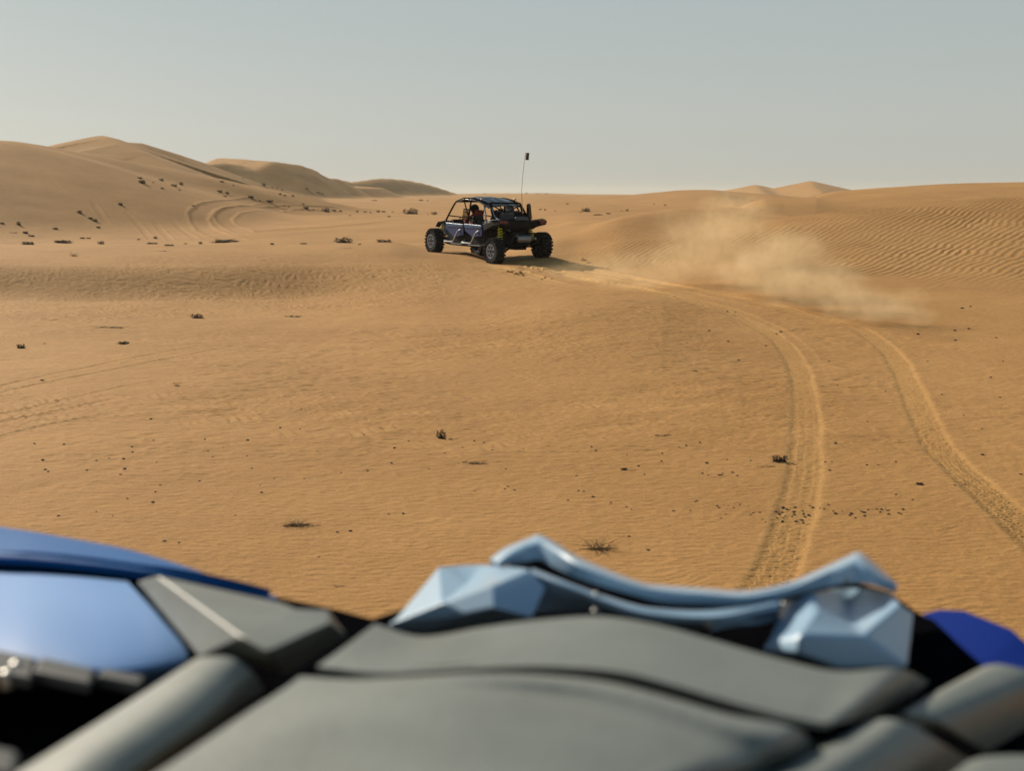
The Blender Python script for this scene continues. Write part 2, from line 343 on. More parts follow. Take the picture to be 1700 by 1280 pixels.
# ------------------------------------------------------------------ materials
def N(nt, typ, **kw):
    n = nt.nodes.new(typ)
    for k, v in kw.items():
        if k.startswith('_'): setattr(n, k[1:], v)
        else: n.inputs[k.replace('#', ' ')].default_value = v
    return n
def mat(name, color, rough=0.5, metal=0.0, coat=0.0, var=0.06, scale=8.0, bump=0.0, spec=0.5, coat_rough=0.05):
    m = bpy.data.materials.new(name); m.use_nodes = True; nt = m.node_tree; b = nt.nodes['Principled BSDF']
    b.inputs['Roughness'].default_value = rough; b.inputs['Metallic'].default_value = metal
    b.inputs['Coat Weight'].default_value = coat; b.inputs['Coat Roughness'].default_value = coat_rough
    b.inputs['Specular IOR Level'].default_value = spec
    tc = N(nt, 'ShaderNodeTexCoord'); no = N(nt, 'ShaderNodeTexNoise'); no.inputs['Scale'].default_value = scale; no.inputs['Detail'].default_value = 4
    nt.links.new(tc.outputs['Object'], no.inputs['Vector'])
    r = N(nt, 'ShaderNodeValToRGB'); r.color_ramp.elements[0].position = 0.3; r.color_ramp.elements[1].position = 0.7
    c = color
    r.color_ramp.elements[0].color = tuple(max(0, v * (1 - var)) for v in c) + (1,)
    r.color_ramp.elements[1].color = tuple(min(1, v * (1 + var)) for v in c) + (1,)
    nt.links.new(no.outputs['Fac'], r.inputs[0]); nt.links.new(r.outputs[0], b.inputs['Base Color'])
    mr = N(nt, 'ShaderNodeMapRange'); mr.inputs[3].default_value = max(0.02, rough * 0.85); mr.inputs[4].default_value = min(1, rough * 1.18)
    nt.links.new(no.outputs['Fac'], mr.inputs[0]); nt.links.new(mr.outputs[0], b.inputs['Roughness'])
    if bump:
        n2 = N(nt, 'ShaderNodeTexNoise'); n2.inputs['Scale'].default_value = scale * 12
        bp = N(nt, 'ShaderNodeBump'); bp.inputs['Strength'].default_value = bump; bp.inputs['Distance'].default_value = 0.01
        nt.links.new(tc.outputs['Object'], n2.inputs['Vector']); nt.links.new(n2.outputs['Fac'], bp.inputs['Height']); nt.links.new(bp.outputs[0], b.inputs['Normal'])
    return m

def sand_material():
    m = bpy.data.materials.new('sand'); m.use_nodes = True; nt = m.node_tree; L = nt.links.new
    b = nt.nodes['Principled BSDF']; b.inputs['Roughness'].default_value = 0.9; b.inputs['Specular IOR Level'].default_value = 0.15
    g = N(nt, 'ShaderNodeNewGeometry')
    def noise(scale, detail=4, vec=None, rough=0.55):
        n = N(nt, 'ShaderNodeTexNoise'); n.inputs['Scale'].default_value = scale; n.inputs['Detail'].default_value = detail; n.inputs['Roughness'].default_value = rough
        L(vec or g.outputs['Position'], n.inputs['Vector']); return n
    n1 = noise(0.22, 5); n2 = noise(2.3, 5); n3 = noise(60, 3)
    r1 = N(nt, 'ShaderNodeValToRGB'); e = r1.color_ramp.elements
    e[0].position = 0.32; e[0].color = (0.345, 0.182, 0.060, 1); e[1].position = 0.68; e[1].color = (0.425, 0.232, 0.082, 1)
    L(n1.outputs['Fac'], r1.inputs[0])
    mx = N(nt, 'ShaderNodeMix'); mx.data_type = 'RGBA'; mx.blend_type = 'MULTIPLY'; mx.inputs[0].default_value = 1
    r2 = N(nt, 'ShaderNodeValToRGB'); e = r2.color_ramp.elements
    e[0].position = 0.3; e[0].color = (0.94, 0.93, 0.92, 1); e[1].position = 0.72; e[1].color = (1.04, 1.04, 1.04, 1)
    L(n2.outputs['Fac'], r2.inputs[0]); L(r1.outputs[0], mx.inputs[6]); L(r2.outputs[0], mx.inputs[7])
    mx2 = N(nt, 'ShaderNodeMix'); mx2.data_type = 'RGBA'; mx2.blend_type = 'MULTIPLY'; mx2.inputs[0].default_value = 1
    r3 = N(nt, 'ShaderNodeValToRGB'); e = r3.color_ramp.elements
    e[0].position = 0.25; e[0].color = (0.80, 0.79, 0.77, 1); e[1].position = 0.75; e[1].color = (1.12, 1.12, 1.12, 1)
    L(n3.outputs['Fac'], r3.inputs[0]); L(mx.outputs[2], mx2.inputs[6]); L(r3.outputs[0], mx2.inputs[7])
    # freshly turned dry sand is a little paler and yellower
    at = N(nt, 'ShaderNodeAttribute'); at.attribute_name = 'churn'; cm = N(nt, 'ShaderNodeMix'); cm.data_type = 'RGBA'
    n9 = noise(1.6, 4); mu = N(nt, 'ShaderNodeMath'); mu.operation = 'MULTIPLY'; L(at.outputs['Fac'], mu.inputs[0]); L(n9.outputs['Fac'], mu.inputs[1])
    L(mu.outputs[0], cm.inputs[0]); L(mx2.outputs[2], cm.inputs[6]); cm.inputs[7].default_value = (0.54, 0.325, 0.12, 1)
    L(cm.outputs[2], b.inputs['Base Color'])
    # fine wind ripples and grain
    mp = N(nt, 'ShaderNodeMapping'); mp.inputs['Scale'].default_value = (5.0, 22.0, 5.0); mp.inputs['Rotation'].default_value = (0, 0, math.radians(6))
    L(g.outputs['Position'], mp.inputs['Vector'])
    f1 = noise(1.0, 3, mp.outputs[0]); 
    mp2 = N(nt, 'ShaderNodeMapping'); mp2.inputs['Scale'].default_value = (9.0, 14.0, 9.0); mp2.inputs['Rotation'].default_value = (0, 0, math.radians(40))
    L(g.outputs['Position'], mp2.inputs['Vector'])
    f2 = noise(1.0, 3, mp2.outputs[0]); f3 = noise(140, 2)
    b1 = N(nt, 'ShaderNodeBump'); b1.inputs['Strength'].default_value = 0.45; b1.inputs['Distance'].default_value = 0.012
    b2 = N(nt, 'ShaderNodeBump'); b2.inputs['Strength'].default_value = 0.8; b2.inputs['Distance'].default_value = 0.020
    b3 = N(nt, 'ShaderNodeBump'); b3.inputs['Strength'].default_value = 0.5; b3.inputs['Distance'].default_value = 0.005
    L(f1.outputs['Fac'], b1.inputs['Height']); L(f2.outputs['Fac'], b2.inputs['Height']); L(f3.outputs['Fac'], b3.inputs['Height'])
    L(b1.outputs[0], b2.inputs['Normal']); L(b2.outputs[0], b3.inputs['Normal']); L(b3.outputs[0], b.inputs['Normal'])
    return m
SAND = sand_material(); me.materials.append(SAND)

M = dict(
    black=mat('black plastic', (0.005, 0.006, 0.008), 0.6, var=0.25, spec=0.1),
    matte=mat('soft black', (0.003, 0.003, 0.004), 0.9, var=0.2, spec=0.0),
    rubber=mat('tyre rubber', (0.008, 0.008, 0.009), 0.85, var=0.3, scale=20, spec=0.15),
    rim=mat('rim metal', (0.24, 0.25, 0.29), 0.4, metal=0.4),
    steel=mat('bare steel tube', (0.28, 0.29, 0.30), 0.4, metal=0.6),
    blue=mat('blue body paint', (0.006, 0.034, 0.16), 0.35, coat=0.4),
    lightblue=mat('top-lit blue body paint', (0.03, 0.10, 0.24), 0.35, coat=0.4),  # lighter copy of the body blue: light on upper faces put into colour
    roof=mat('dark roof sheet', (0.010, 0.016, 0.022), 0.22, spec=0.7, var=0.5, scale=3),
    red=mat('red lamp', (0.12, 0.006, 0.008), 0.3),
    redcloth=mat('red fabric', (0.30, 0.02, 0.02), 0.8),
    spring=mat('yellow spring', (0.75, 0.78, 0.05), 0.4),
    darkcloth=mat('dark fabric', (0.03, 0.035, 0.045), 0.85),
    helmet=mat('helmet shell', (0.12, 0.19, 0.27), 0.25, coat=0.6),
    skin=mat('skin', (0.35, 0.19, 0.12), 0.55),
    scrub=mat('dry scrub', (0.045, 0.031, 0.018), 0.95, var=0.85, scale=30),
    twig=mat('dry twig', (0.13, 0.085, 0.045), 0.9, var=0.4, scale=30),
    pebble=mat('dark pebble', (0.035, 0.024, 0.015), 0.9, var=0.4, scale=30),
    hood=mat('grey satin plastic', (0.155, 0.170, 0.155), 0.44, var=0.16, scale=5, bump=0.12, spec=0.5),
    fblue=mat('sky-pale blue fender', (0.14, 0.29, 0.58), 0.6, coat=0.15, coat_rough=0.4, spec=0.35, var=0.03, scale=2),  # same blue made paler: the sky's reflection is put into the base colour
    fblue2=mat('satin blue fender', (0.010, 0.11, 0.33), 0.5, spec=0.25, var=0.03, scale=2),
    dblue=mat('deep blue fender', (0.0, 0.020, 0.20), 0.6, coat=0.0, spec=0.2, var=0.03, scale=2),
    lamp=mat('blue grey gloss plastic', (0.27, 0.41, 0.55), 0.40, coat=0.4, var=0.04, scale=2, coat_rough=0.12),
    clip=mat('dark grey clip', (0.05, 0.055, 0.055), 0.6, spec=0.3),
    chrome=mat('bolt metal', (0.35, 0.35, 0.33), 0.4, metal=0.8),
)
class MB:
    def __init__(s): s.v, s.f = [], []
    def add(s, v, f):
        n = len(s.v); s.v += [tuple(p) for p in v]; s.f += [tuple(i + n for i in q) for q in f]; return s
    def box(s, c, d, rot=None, taper=1.0):
        x, y, z = (k / 2 for k in d); V = []
        for k in (-1, 1):
            t = taper if k > 0 else 1
            V += [Vector((-x * t, -y * t, k * z)), Vector((x * t, -y * t, k * z)), Vector((x * t, y * t, k * z)), Vector((-x * t, y * t, k * z))]
        if rot is not None: V = [rot @ p for p in V]
        V = [p + Vector(c) for p in V]
        return s.add(V, [(3, 2, 1, 0), (4, 5, 6, 7), (0, 1, 5, 4), (1, 2, 6, 5), (2, 3, 7, 6), (3, 0, 4, 7)])
    def tube(s, pts, r, n=8, r2=None, cap=True):
        pts = [Vector(p) for p in pts]; V, F = [], []; m = len(pts)
        ref = None
        for i, p in enumerate(pts):
            t = (pts[min(i + 1, m - 1)] - pts[max(i - 1, 0)]).normalized()
            if ref is None: ref = Vector((0, 0, 1)) if abs(t.z) < 0.9 else Vector((1, 0, 0))
            a = t.cross(ref).normalized(); b = t.cross(a).normalized(); ref = -b if False else ref
            rr = r if r2 is None else r + (r2 - r) * i / (m - 1)
            V += [p + (a * math.cos(2 * math.pi * k / n) + b * math.sin(2 * math.pi * k / n)) * rr for k in range(n)]
        for i in range(m - 1):
            for k in range(n):
                F.append((i * n + k, i * n + (k + 1) % n, (i + 1) * n + (k + 1) % n, (i + 1) * n + k))
        if cap: F += [tuple(range(n))[::-1], tuple((m - 1) * n + k for k in range(n))]
        return s.add(V, F)
    def prism(s, poly, off):
        """closed outline (list of 3-d points) pushed along off"""
        n = len(poly); P = [Vector(p) for p in poly]; Q = [p + Vector(off) for p in P]
        return s.add(P + Q, [tuple(range(n))[::-1], tuple(range(n, 2 * n))] + [(i, (i + 1) % n, n + (i + 1) % n, n + i) for i in range(n)])
    def lathe(s, prof, n=32, c=(0, 0, 0)):
        """profile of (axial x, radius) turned about the x axis"""
        V, F = [], []; m = len(prof); c = Vector(c)
        for k in range(n):
            a = 2 * math.pi * k / n
            V += [c + Vector((x, rr * math.cos(a), rr * math.sin(a))) for x, rr in prof]
        for k in range(n):
            for i in range(m - 1):
                F.append((k * m + i, k * m + i + 1, ((k + 1) % n) * m + i + 1, ((k + 1) % n) * m + i))
        return s.add(V, F)
    def build(s, name, m, parent=None, smooth=False, bevel=0, solid=0, sub=0, angle=40):
        me = bpy.data.meshes.new(name); me.from_pydata(s.v, [], s.f); me.validate(); me.update()
        bm = bmesh.new(); bm.from_mesh(me); bmesh.ops.recalc_face_normals(bm, faces=bm.faces)
        if smooth:
            for f in bm.faces: f.smooth = True
            for e in bm.edges:
                if len(e.link_faces) == 2 and e.calc_face_angle(0) > math.radians(angle): e.smooth = False
        bm.to_mesh(me); bm.free()
        o = bpy.data.objects.new(name, me); col.objects.link(o); me.materials.append(m)
        if parent: o.parent = parent
        if solid:
            k = o.modifiers.new('solid', 'SOLIDIFY'); k.thickness = abs(solid); k.offset = -1 if solid > 0 else 1
        if bevel:
            k = o.modifiers.new('bevel', 'BEVEL'); k.width = bevel; k.segments = 3; k.limit_method = 'ANGLE'; k.angle_limit = math.radians(28); k.harden_normals = False
            for f in me.polygons: f.use_smooth = True
            me.update()
            wn = o.modifiers.new('normals', 'WEIGHTED_NORMAL'); wn.keep_sharp = True
        return o

# ------------------------------------------------------------------ the open four-seat buggy
def face_to(z, x):
    z = z.normalized(); y = z.cross(x).normalized(); x = y.cross(z).normalized()
    return Matrix((x, y, z)).transposed()
PRL, PRR, PFL = ground(821, 437.5), ground(899.5, 425.5), ground(718, 417.5)
fwd_flat = Vector((PFL.x - PRL.x, PFL.y - PRL.y, 0)); 
TRK, WB, WR = 1.74, 3.66, 0.405
ang = math.atan2(-fwd_flat.x, fwd_flat.y)                     # heading, counter-clockwise from +Y
ang = 0.5 * ang + 0.5 * math.atan2(PRR.y - PRL.y, PRR.x - PRL.x)
ang = math.radians(33.5)
def wheel_spot(sx, sy):
    cx = PRL.x + (sx + 1) / 2 * TRK * math.cos(ang) - (sy + 1) / 2 * WB * math.sin(ang)
    cy_ = PRL.y + (sx + 1) / 2 * TRK * math.sin(ang) + (sy + 1) / 2 * WB * math.cos(ang)
    return Vector((cx, cy_, hz(cx, cy_)))
Wp = {(a, b): wheel_spot(a, b) for a in (-1, 1) for b in (-1, 1)}
ctr = sum(Wp.values(), Vector()) / 4
fv = (Wp[(-1, 1)] + Wp[(1, 1)] - Wp[(-1, -1)] - Wp[(1, -1)]).normalized()
rv = (Wp[(1, 1)] + Wp[(1, -1)] - Wp[(-1, 1)] - Wp[(-1, -1)]).normalized()
up = rv.cross(fv).normalized(); rv = fv.cross(up).normalized()
buggy = bpy.data.objects.new('desert_buggy', None); col.objects.link(buggy)
buggy.matrix_world = Matrix.Translation(ctr) @ Matrix((rv, fv, up)).transposed().to_4x4()
bpy.context.view_layer.update()
BINV = buggy.matrix_world.inverted()
tag(buggy, 'open four-seat desert buggy with blue doors, driving away over the sand crest', 'buggy')
H = WB / 2
def wheel(sx, sy):
    p = BINV @ Wp[(sx, sy)]
    w = empty('wheel', (sx * TRK / 2, sy * H, p.z + WR - 0.035)); w.parent = buggy
    W = 0.30
    t = MB(); prof = [(-W / 2 + .02, .20), (-W / 2, .25), (-W / 2 - .005, .32), (-W / 2 + .03, .375), (-W / 4, .388), (0, .392), (W / 4, .388), (W / 2 - .03, .375), (W / 2 + .005, .32), (W / 2, .25), (W / 2 - .02, .20)]
    t.lathe(prof, 36)
    for k in range(22):
        a = 2 * math.pi * k / 22
        for s_, o_ in ((-1, 0), (1, 0.5)):
            aa = a + o_ * 2 * math.pi / 22
            R = Matrix.Rotation(-aa, 3, 'X')
            t.box(R @ Vector((s_ * W * .27, 0, .395)), (W * .42, .055, .035), R @ Matrix.Rotation(s_ * 0.35, 3, 'Z'))
            t.box(R @ Vector((s_ * (W / 2), 0, .36)), (.03, .05, .06), R)
    t.build('tyre', M['rubber'], w, smooth=True, angle=35)
    rm = MB(); o = sx * W / 2
    rm.lathe([(o * .98, .215), (o * 1.04, .222), (o * 1.04, .19), (o * .80, .175), (o * .2, .17)], 32)
    for k in range(6):
        a = 2 * math.pi * k / 6; R = Matrix.Rotation(a, 3, 'X')
        for d in (-0.12, 0.12):
            R2_ = Matrix.Rotation(a + d, 3, 'X')
            rm.box(R2_ @ Vector((o * .9, 0, .12)), (.025, .022, .15), R2_)
    rm.build('rim', M['rim'], w, smooth=True)
    hb = MB(); hb.lathe([(o * .3, .001), (o * .3, .09), (o * .85, .075), (o * 1.0, .05), (o * 1.0, .001)], 20); hb.lathe([(o * .25, .19), (o * .28, .001)], 24)
    hb.build('hub', M['black'], w, smooth=True)
for sx in (-1, 1):
    for sy in (-1, 1): wheel(sx, sy)

# floor tub and frame rails
def zr_(y): return 0
BODY = True
_mb_build = MB.build
def body_build(self, name, m, parent=None, **k):
    if BODY:
        self.v = [(x * 1.06, y * 1.05, (z - .40) * (1.08 if z < 1.2 else 1.08 - .03 * (z - 1.2)) + .36) for x, y, z in self.v]
    return _mb_build(self, name, m, parent, **k)
MB.build = body_build
m = MB()
m.prism([(-.58, 1.55, .52), (-.66, 1.2, .42), (-.68, -.95, .42), (-.50, -1.5, .48), (.50, -1.5, .48), (.68, -.95, .42), (.66, 1.2, .42), (.58, 1.55, .52)], (0, 0, .10))
m.tube([(-.70, 1.3, .46), (-.74, .9, .43), (-.74, -.9, .43), (-.66, -1.25, .5)], .035); m.tube([(.70, 1.3, .46), (.74, .9, .43), (.74, -.9, .43), (.66, -1.25, .5)], .035)
m.build('floor_pan', M['black'], buggy, bevel=.01)
# dark body sides below the doors and around the cabin
m = MB()
for s in (-1, 1):
    m.prism([(s * .70, 1.15, .46), (s * .70, -1.0, .42), (s * .70, -1.05, .95), (s * .70, -.05, .92), (s * .70, 1.15, .90)], (-s * .04, 0, 0))
m.box((0, 1.12, .80), (1.30, .08, .5)); m.box((0, -1.02, .80), (1.30, .10, .62)); m.box((0, 0.05, .62), (.22, 2.1, .2))
m.build('cabin_side', M['black'], buggy, bevel=.012)
# blue doors (front and rear on each side)
def door(s, y0, y1, wedge):
    d = MB(); x = s * .725
    d.prism([(x, y0, 1.04), (x, y1, 1.02), (x, y1, .72), (x, (y0 + y1) / 2 + .02, .62 if wedge else .68), (x, y0 - .05, .84)], (s * .05, 0, 0))
    o = d.build('door', M['blue'], buggy, bevel=.018)
    t = MB(); t.prism([(x + s * .005, y0 + .01, 1.055), (x + s * .005, y1, 1.035), (x + s * .005, y1, .955), (x + s * .005, y0 - .06, .935)], (s * .065, 0, 0))
    t.build('door_top', M['lightblue'], o, bevel=.015)
    g = MB(); g.box((x + s * .06, y1 + .12, .93), (.02, .12, .03)); g.build('handle', M['black'], o, bevel=.004)
for s in (-1, 1):
    door(s, 1.12, .10, True); door(s, .04, -.95, False)
# side steps in bare tube
for s in (-1, 1):
    for y0 in (.80, -.25):
        t = MB(); t.tube([(s * .72, y0 + .35, .56), (s * .86, y0 + .28, .50), (s * .86, y0 - .25, .50), (s * .84, y0 - .48, .80), (s * .74, y0 - .52, .88)], .030, 8)
        t.build('side_step', M['steel'], buggy, smooth=True)
# bonnet, nose and front wings
m = MB()
m.add([(-.62, 1.15, 1.12), (.62, 1.15, 1.12), (.55, 1.75, 1.02), (-.55, 1.75, 1.02), (-.42, 2.08, .84), (.42, 2.08, .84), (-.45, 2.1, .62), (.45, 2.1, .62), (-.62, 1.15, .70), (.62, 1.15, .70), (-.55, 1.75, .66), (.55, 1.75, .66)],
      [(0, 1, 2, 3), (3, 2, 5, 4), (4, 5, 7, 6), (0, 3, 10, 8), (3, 4, 6, 10), (1, 9, 11, 2), (2, 11, 7, 5), (8, 10, 11, 9), (10, 6, 7, 11), (0, 8, 9, 1)])
m.build('bonnet', M['blue'], buggy, bevel=.03)
for s in (-1, 1):
    m = MB(); m.add([(s * .55, 1.20, 1.10), (s * .70, 1.25, 1.12), (s * .74, 1.70, 1.06), (s * .66, 1.98, .92), (s * .50, 2.0, .90), (s * .52, 1.75, 1.06), (s * .72, 1.10, .90), (s * .60, 1.10, .90)],
                   [(0, 1, 2, 5), (5, 2, 3, 4), (1, 0, 7, 6)])
    m.build('front_wing', M['black'], buggy, solid=.03, bevel=.01)
    m = MB(); m.prism([(s * .40, 2.09, .72), (s * .58, 1.99, .80), (s * .58, 1.99, .88), (s * .40, 2.09, .82)], (0, .03, 0)); m.build('headlight', M['steel'], buggy, bevel=.008)
m = MB(); m.tube([(-.45, 2.08, .50), (-.5, 2.22, .58), (-.4, 2.25, .80), (.4, 2.25, .80), (.5, 2.22, .58), (.45, 2.08, .50)], .028); m.tube([(-.2, 2.2, .5), (-.2, 2.26, .8)], .02); m.tube([(.2, 2.2, .5), (.2, 2.26, .8)], .02)
m.build('front_bumper', M['black'], buggy, smooth=True)
# dashboard, steering wheel
m = MB(); m.box((0, 1.02, 1.02), (1.22, .22, .26)); m.build('dashboard', M['black'], buggy, bevel=.04)
m = MB()
for k in range(16):
    a0, a1 = 2 * math.pi * k / 16, 2 * math.pi * (k + 1) / 16
    c = Vector((-.33, .78, 1.08)); ax, ay = Vector((1, 0, 0)), Vector((0, .5, .866))
    m.tube([c + (ax * math.cos(a0) + ay * math.sin(a0)) * .17, c + (ax * math.cos(a1) + ay * math.sin(a1)) * .17], .014, 6, cap=False)
m.tube([(-.33, .78, 1.08), (-.33, 1.0, 1.0)], .02); m.tube([(-.49, .78, 1.08), (-.17, .78, 1.08)], .012)
m.build('steering_wheel', M['black'], buggy, smooth=True)
# seats
for sx in (-.34, .34):
    for yy in (.28, -.72):
        st = MB(); st.box((sx, yy, .74), (.46, .46, .14)); b_ = st.build('seat', M['darkcloth'], buggy, bevel=.04)
        R = Matrix.Rotation(math.radians(-14), 3, 'X').inverted()
        bk = MB(); bk.box((sx, yy - .27, 1.02), (.44, .12, .58), R, taper=.8); bk.build('backrest', M['darkcloth'], b_, bevel=.04)
        hd = MB(); hd.box((sx, yy - .36, 1.38), (.24, .09, .16), R); hd.build('headrest', M['redcloth'] if sx < 0 and yy > 0 else M['darkcloth'], b_, bevel=.03)
# roll cage
def cage(name, pts, r=.027, mt='matte'):
    t = MB()
    for p in pts: t.tube(p, r, 8)
    return t.build(name, M[mt], buggy, smooth=True)
zr = 1.74
for s in (-1, 1):
    cage('front_pillar', [[(s * .63, 1.42, 1.06), (s * .61, 1.24, 1.28), (s * .57, .98, 1.60), (s * .56, .86, 1.70)]])
    cage('roof_rail', [[(s * .56, .86, 1.70), (s * .57, .4, 1.80), (s * .57, -.2, 1.80), (s * .56, -.62, zr), (s * .55, -1.0, 1.65)]])
    cage('centre_pillar', [[(s * .70, -.02, .98), (s * .66, -.02, 1.2), (s * .57, -.04, 1.80)]])
    cage('rear_pillar', [[(s * .52, -1.0, 1.68), (s * .58, -1.18, 1.42), (s * .62, -1.42, 1.10)]])
    cage('rear_brace', [[(s * .53, -.62, zr), (s * .62, -.92, 1.35), (s * .68, -1.02, 1.02)]], .024, 'steel' if s < 0 else 'matte')
    cage('rear_stay', [[(s * .52, -1.0, 1.66), (s * .56, -1.30, 1.30), (s * .55, -1.66, 1.14)]], .022, 'steel' if s < 0 else 'matte')
    cage('side_stay', [[(s * .58, .40, 1.78), (s * .66, -.02, 1.25)], [(s * .60, .0, 1.62), (s * .66, -.5, 1.05)]], .020)
cage('cross_tube', [[(-.56, .86, 1.70), (.56, .86, 1.70)], [(-.57, -.06, 1.8), (.57, -.06, 1.8)], [(-.52, -1.0, 1.68), (.52, -1.0, 1.68)], [(-.58, -1.2, 1.38), (.58, -1.2, 1.38)]])
cage('rear_window_frame', [[(-.52, -1.02, 1.66), (-.50, -1.14, 1.45), (-.40, -1.2, 1.36), (.40, -1.2, 1.36), (.50, -1.14, 1.45), (.52, -1.02, 1.66)]], .030)
# roof sheet: three dark panels with raised ribs and open seams
for y0, y1 in ((.90, .32), (.27, -.33), (-.38, -1.06)):
    r_ = MB()
    def rz(y): return 1.83 - (.17 if y < .15 else .24) * ((y - .15) / .98) ** 2
    n = 6; V = []; F = []
    for i in range(n + 1):
        y = y0 + (y1 - y0) * i / n
        for x, dz in ((-.61, -.05), (-.55, 0), (-.26, .015), (-.22, .035), (-.06, .035), (-.02, .015), (.02, .015), (.06, .035), (.22, .035), (.26, .015), (.55, 0), (.61, -.05)):
            V.append((x, y, rz(y) + dz))
    for i in range(n):
        for k in range(11): F.append((i * 12 + k, i * 12 + k + 1, (i + 1) * 12 + k + 1, (i + 1) * 12 + k))
    r_.add(V, F); r_.build('roof_panel', M['roof'], buggy, solid=.02, bevel=.004)
# rear deck, side pods with tail lamps, dark rear panel
m = MB()
m.add([(-.60, -1.05, 1.10), (.60, -1.05, 1.10), (.60, -1.95, 1.16), (-.60, -1.95, 1.16), (-.50, -1.05, .90), (.50, -1.05, .90), (.46, -1.88, .96), (-.46, -1.88, .96)],
      [(0, 1, 2, 3), (7, 6, 5, 4), (3, 2, 6, 7), (0, 3, 7, 4), (2, 1, 5, 6), (1, 0, 4, 5)])
m.box((0, -1.5, 1.15), (.9, .6, .05)); m.box((0, -1.93, 1.08), (1.1, .07, .10))
m.build('rear_deck', M['black'], buggy, bevel=.02)
for s in (-1, 1):
    m = MB()
    m.add([(s * .60, -.98, 1.12), (s * .76, -.98, 1.08), (s * .84, -1.6, 1.16), (s * .80, -1.98, 1.22), (s * .58, -2.0, 1.22), (s * .58, -1.5, 1.16),
           (s * .60, -.98, .95), (s * .76, -.98, .86), (s * .84, -1.6, 1.02), (s * .80, -1.98, 1.08), (s * .58, -2.0, 1.06), (s * .58, -1.5, 1.0)],
          [(0, 1, 2, 5), (5, 2, 3, 4), (1, 7, 8, 2), (2, 8, 9, 3), (3, 9, 10, 4), (0, 6, 7, 1), (4, 10, 11, 5), (5, 11, 6, 0), (6, 11, 8, 7), (11, 10, 9, 8)])
    w_ = m.build('rear_wing', M['black'], buggy, bevel=.02)
    t = MB(); t.prism([(s * .77, -1.0, 1.105), (s * .855, -1.6, 1.185), (s * .82, -1.9, 1.235), (s * .70, -1.9, 1.24), (s * .68, -1.2, 1.16)], (0, 0, .012)); t.build('trim_panel', M['lightblue'], w_, bevel=.004)
    t = MB(); t.prism([(s * .56, -2.005, 1.10), (s * .80, -1.985, 1.12), (s * .79, -1.985, 1.20), (s * .56, -2.005, 1.19)], (0, -.03, 0)); t.build('tail_light', M['red'], buggy, bevel=.006)
m = MB(); m.box((0, -1.62, .84), (.56, .44, .36), taper=1.1); m.box((0, -1.5, .62), (.62, .7, .34)); m.box((0, -1.0, .52), (1.1, .5, .22)); m.box((0, -1.70, .50), (.40, .36, .26)); m.build('engine_cover', M['matte'], buggy, bevel=.03)
m = MB(); m.lathe([(-.24, .001), (-.24, .09), (-.2, .105), (.2, .105), (.24, .09), (.24, .001)], 20, (.05, -1.92, .68)); m.tube([(.25, -1.92, .68), (.34, -2.05, .70), (.34, -2.12, .70)], .03)
m.build('silencer', M['steel'], buggy, smooth=True)
m = MB(); m.tube([(-.42, -1.85, .52), (-.44, -2.06, .60), (-.36, -2.10, .84), (.36, -2.10, .84), (.44, -2.06, .60), (.42, -1.85, .52)], .026); m.build('rear_bumper', M['black'], buggy, smooth=True)
# snorkel-like duct on the right of the cabin rear
m = MB(); m.box((.66, -1.28, 1.44), (.14, .12, .50), Matrix.Rotation(math.radians(-18), 3, 'Y') @ Matrix.Rotation(math.radians(20), 3, 'X'), taper=.75); m.build('air_duct', M['roof'], buggy, bevel=.02)
cage('roof_brace', [[(-.57, .40, 1.80), (.57, -.10, 1.82)], [(.57, .40, 1.80), (-.57, -.10, 1.82)], [(-.55, -1.0, 1.65), (.50, -1.22, 1.15)], [(.55, -1.0, 1.65), (-.50, -1.22, 1.15)]], .018)
for s in (-1, 1):
    cage('shoulder_bar', [[(s * .66, -.02, 1.22), (s * .67, -.9, 1.18)], [(s * .64, 1.2, 1.26), (s * .66, -.02, 1.22)]], .018)
    # bright metal blocks added to stand for glints on the cage
    g_ = MB(); g_.box((s * .58, -.62, 1.79), (.06, .09, .05)); g_.build('cage_glint', M['steel'], buggy, bevel=.006)
    n_ = MB()
    for q in range(7):
        y_ = .34 - q * .055; n_.tube([(s * .69, y_, 1.04), (s * .62, y_ - .03, 1.50)], .010, 5)
    for q in range(5):
        n_.tube([(s * (.685 - q * .016), .34, 1.08 + q * .10), (s * (.685 - q * .016), -.02, 1.06 + q * .10)], .010, 5)
    n_.build('window_net', M['matte'], buggy)
for c_, d_, mt in (((-.22, -1.45, 1.30), (.42, .34, .20), 'darkcloth'), ((.26, -1.50, 1.28), (.36, .40, .16), 'matte'), ((.05, -1.78, 1.24), (.5, .16, .12), 'roof')):
    m = MB(); m.box(c_, d_, Matrix.Rotation(.15 * c_[0] * 5, 3, 'Z'), taper=.82); tag(m.build('cargo_bag', M[mt], buggy, bevel=.04))
m = MB(); m.box((0, -1.24, 1.16), (1.16, .06, .28)); m.build('rear_bulkhead', M['matte'], buggy, bevel=.02)
BODY = False
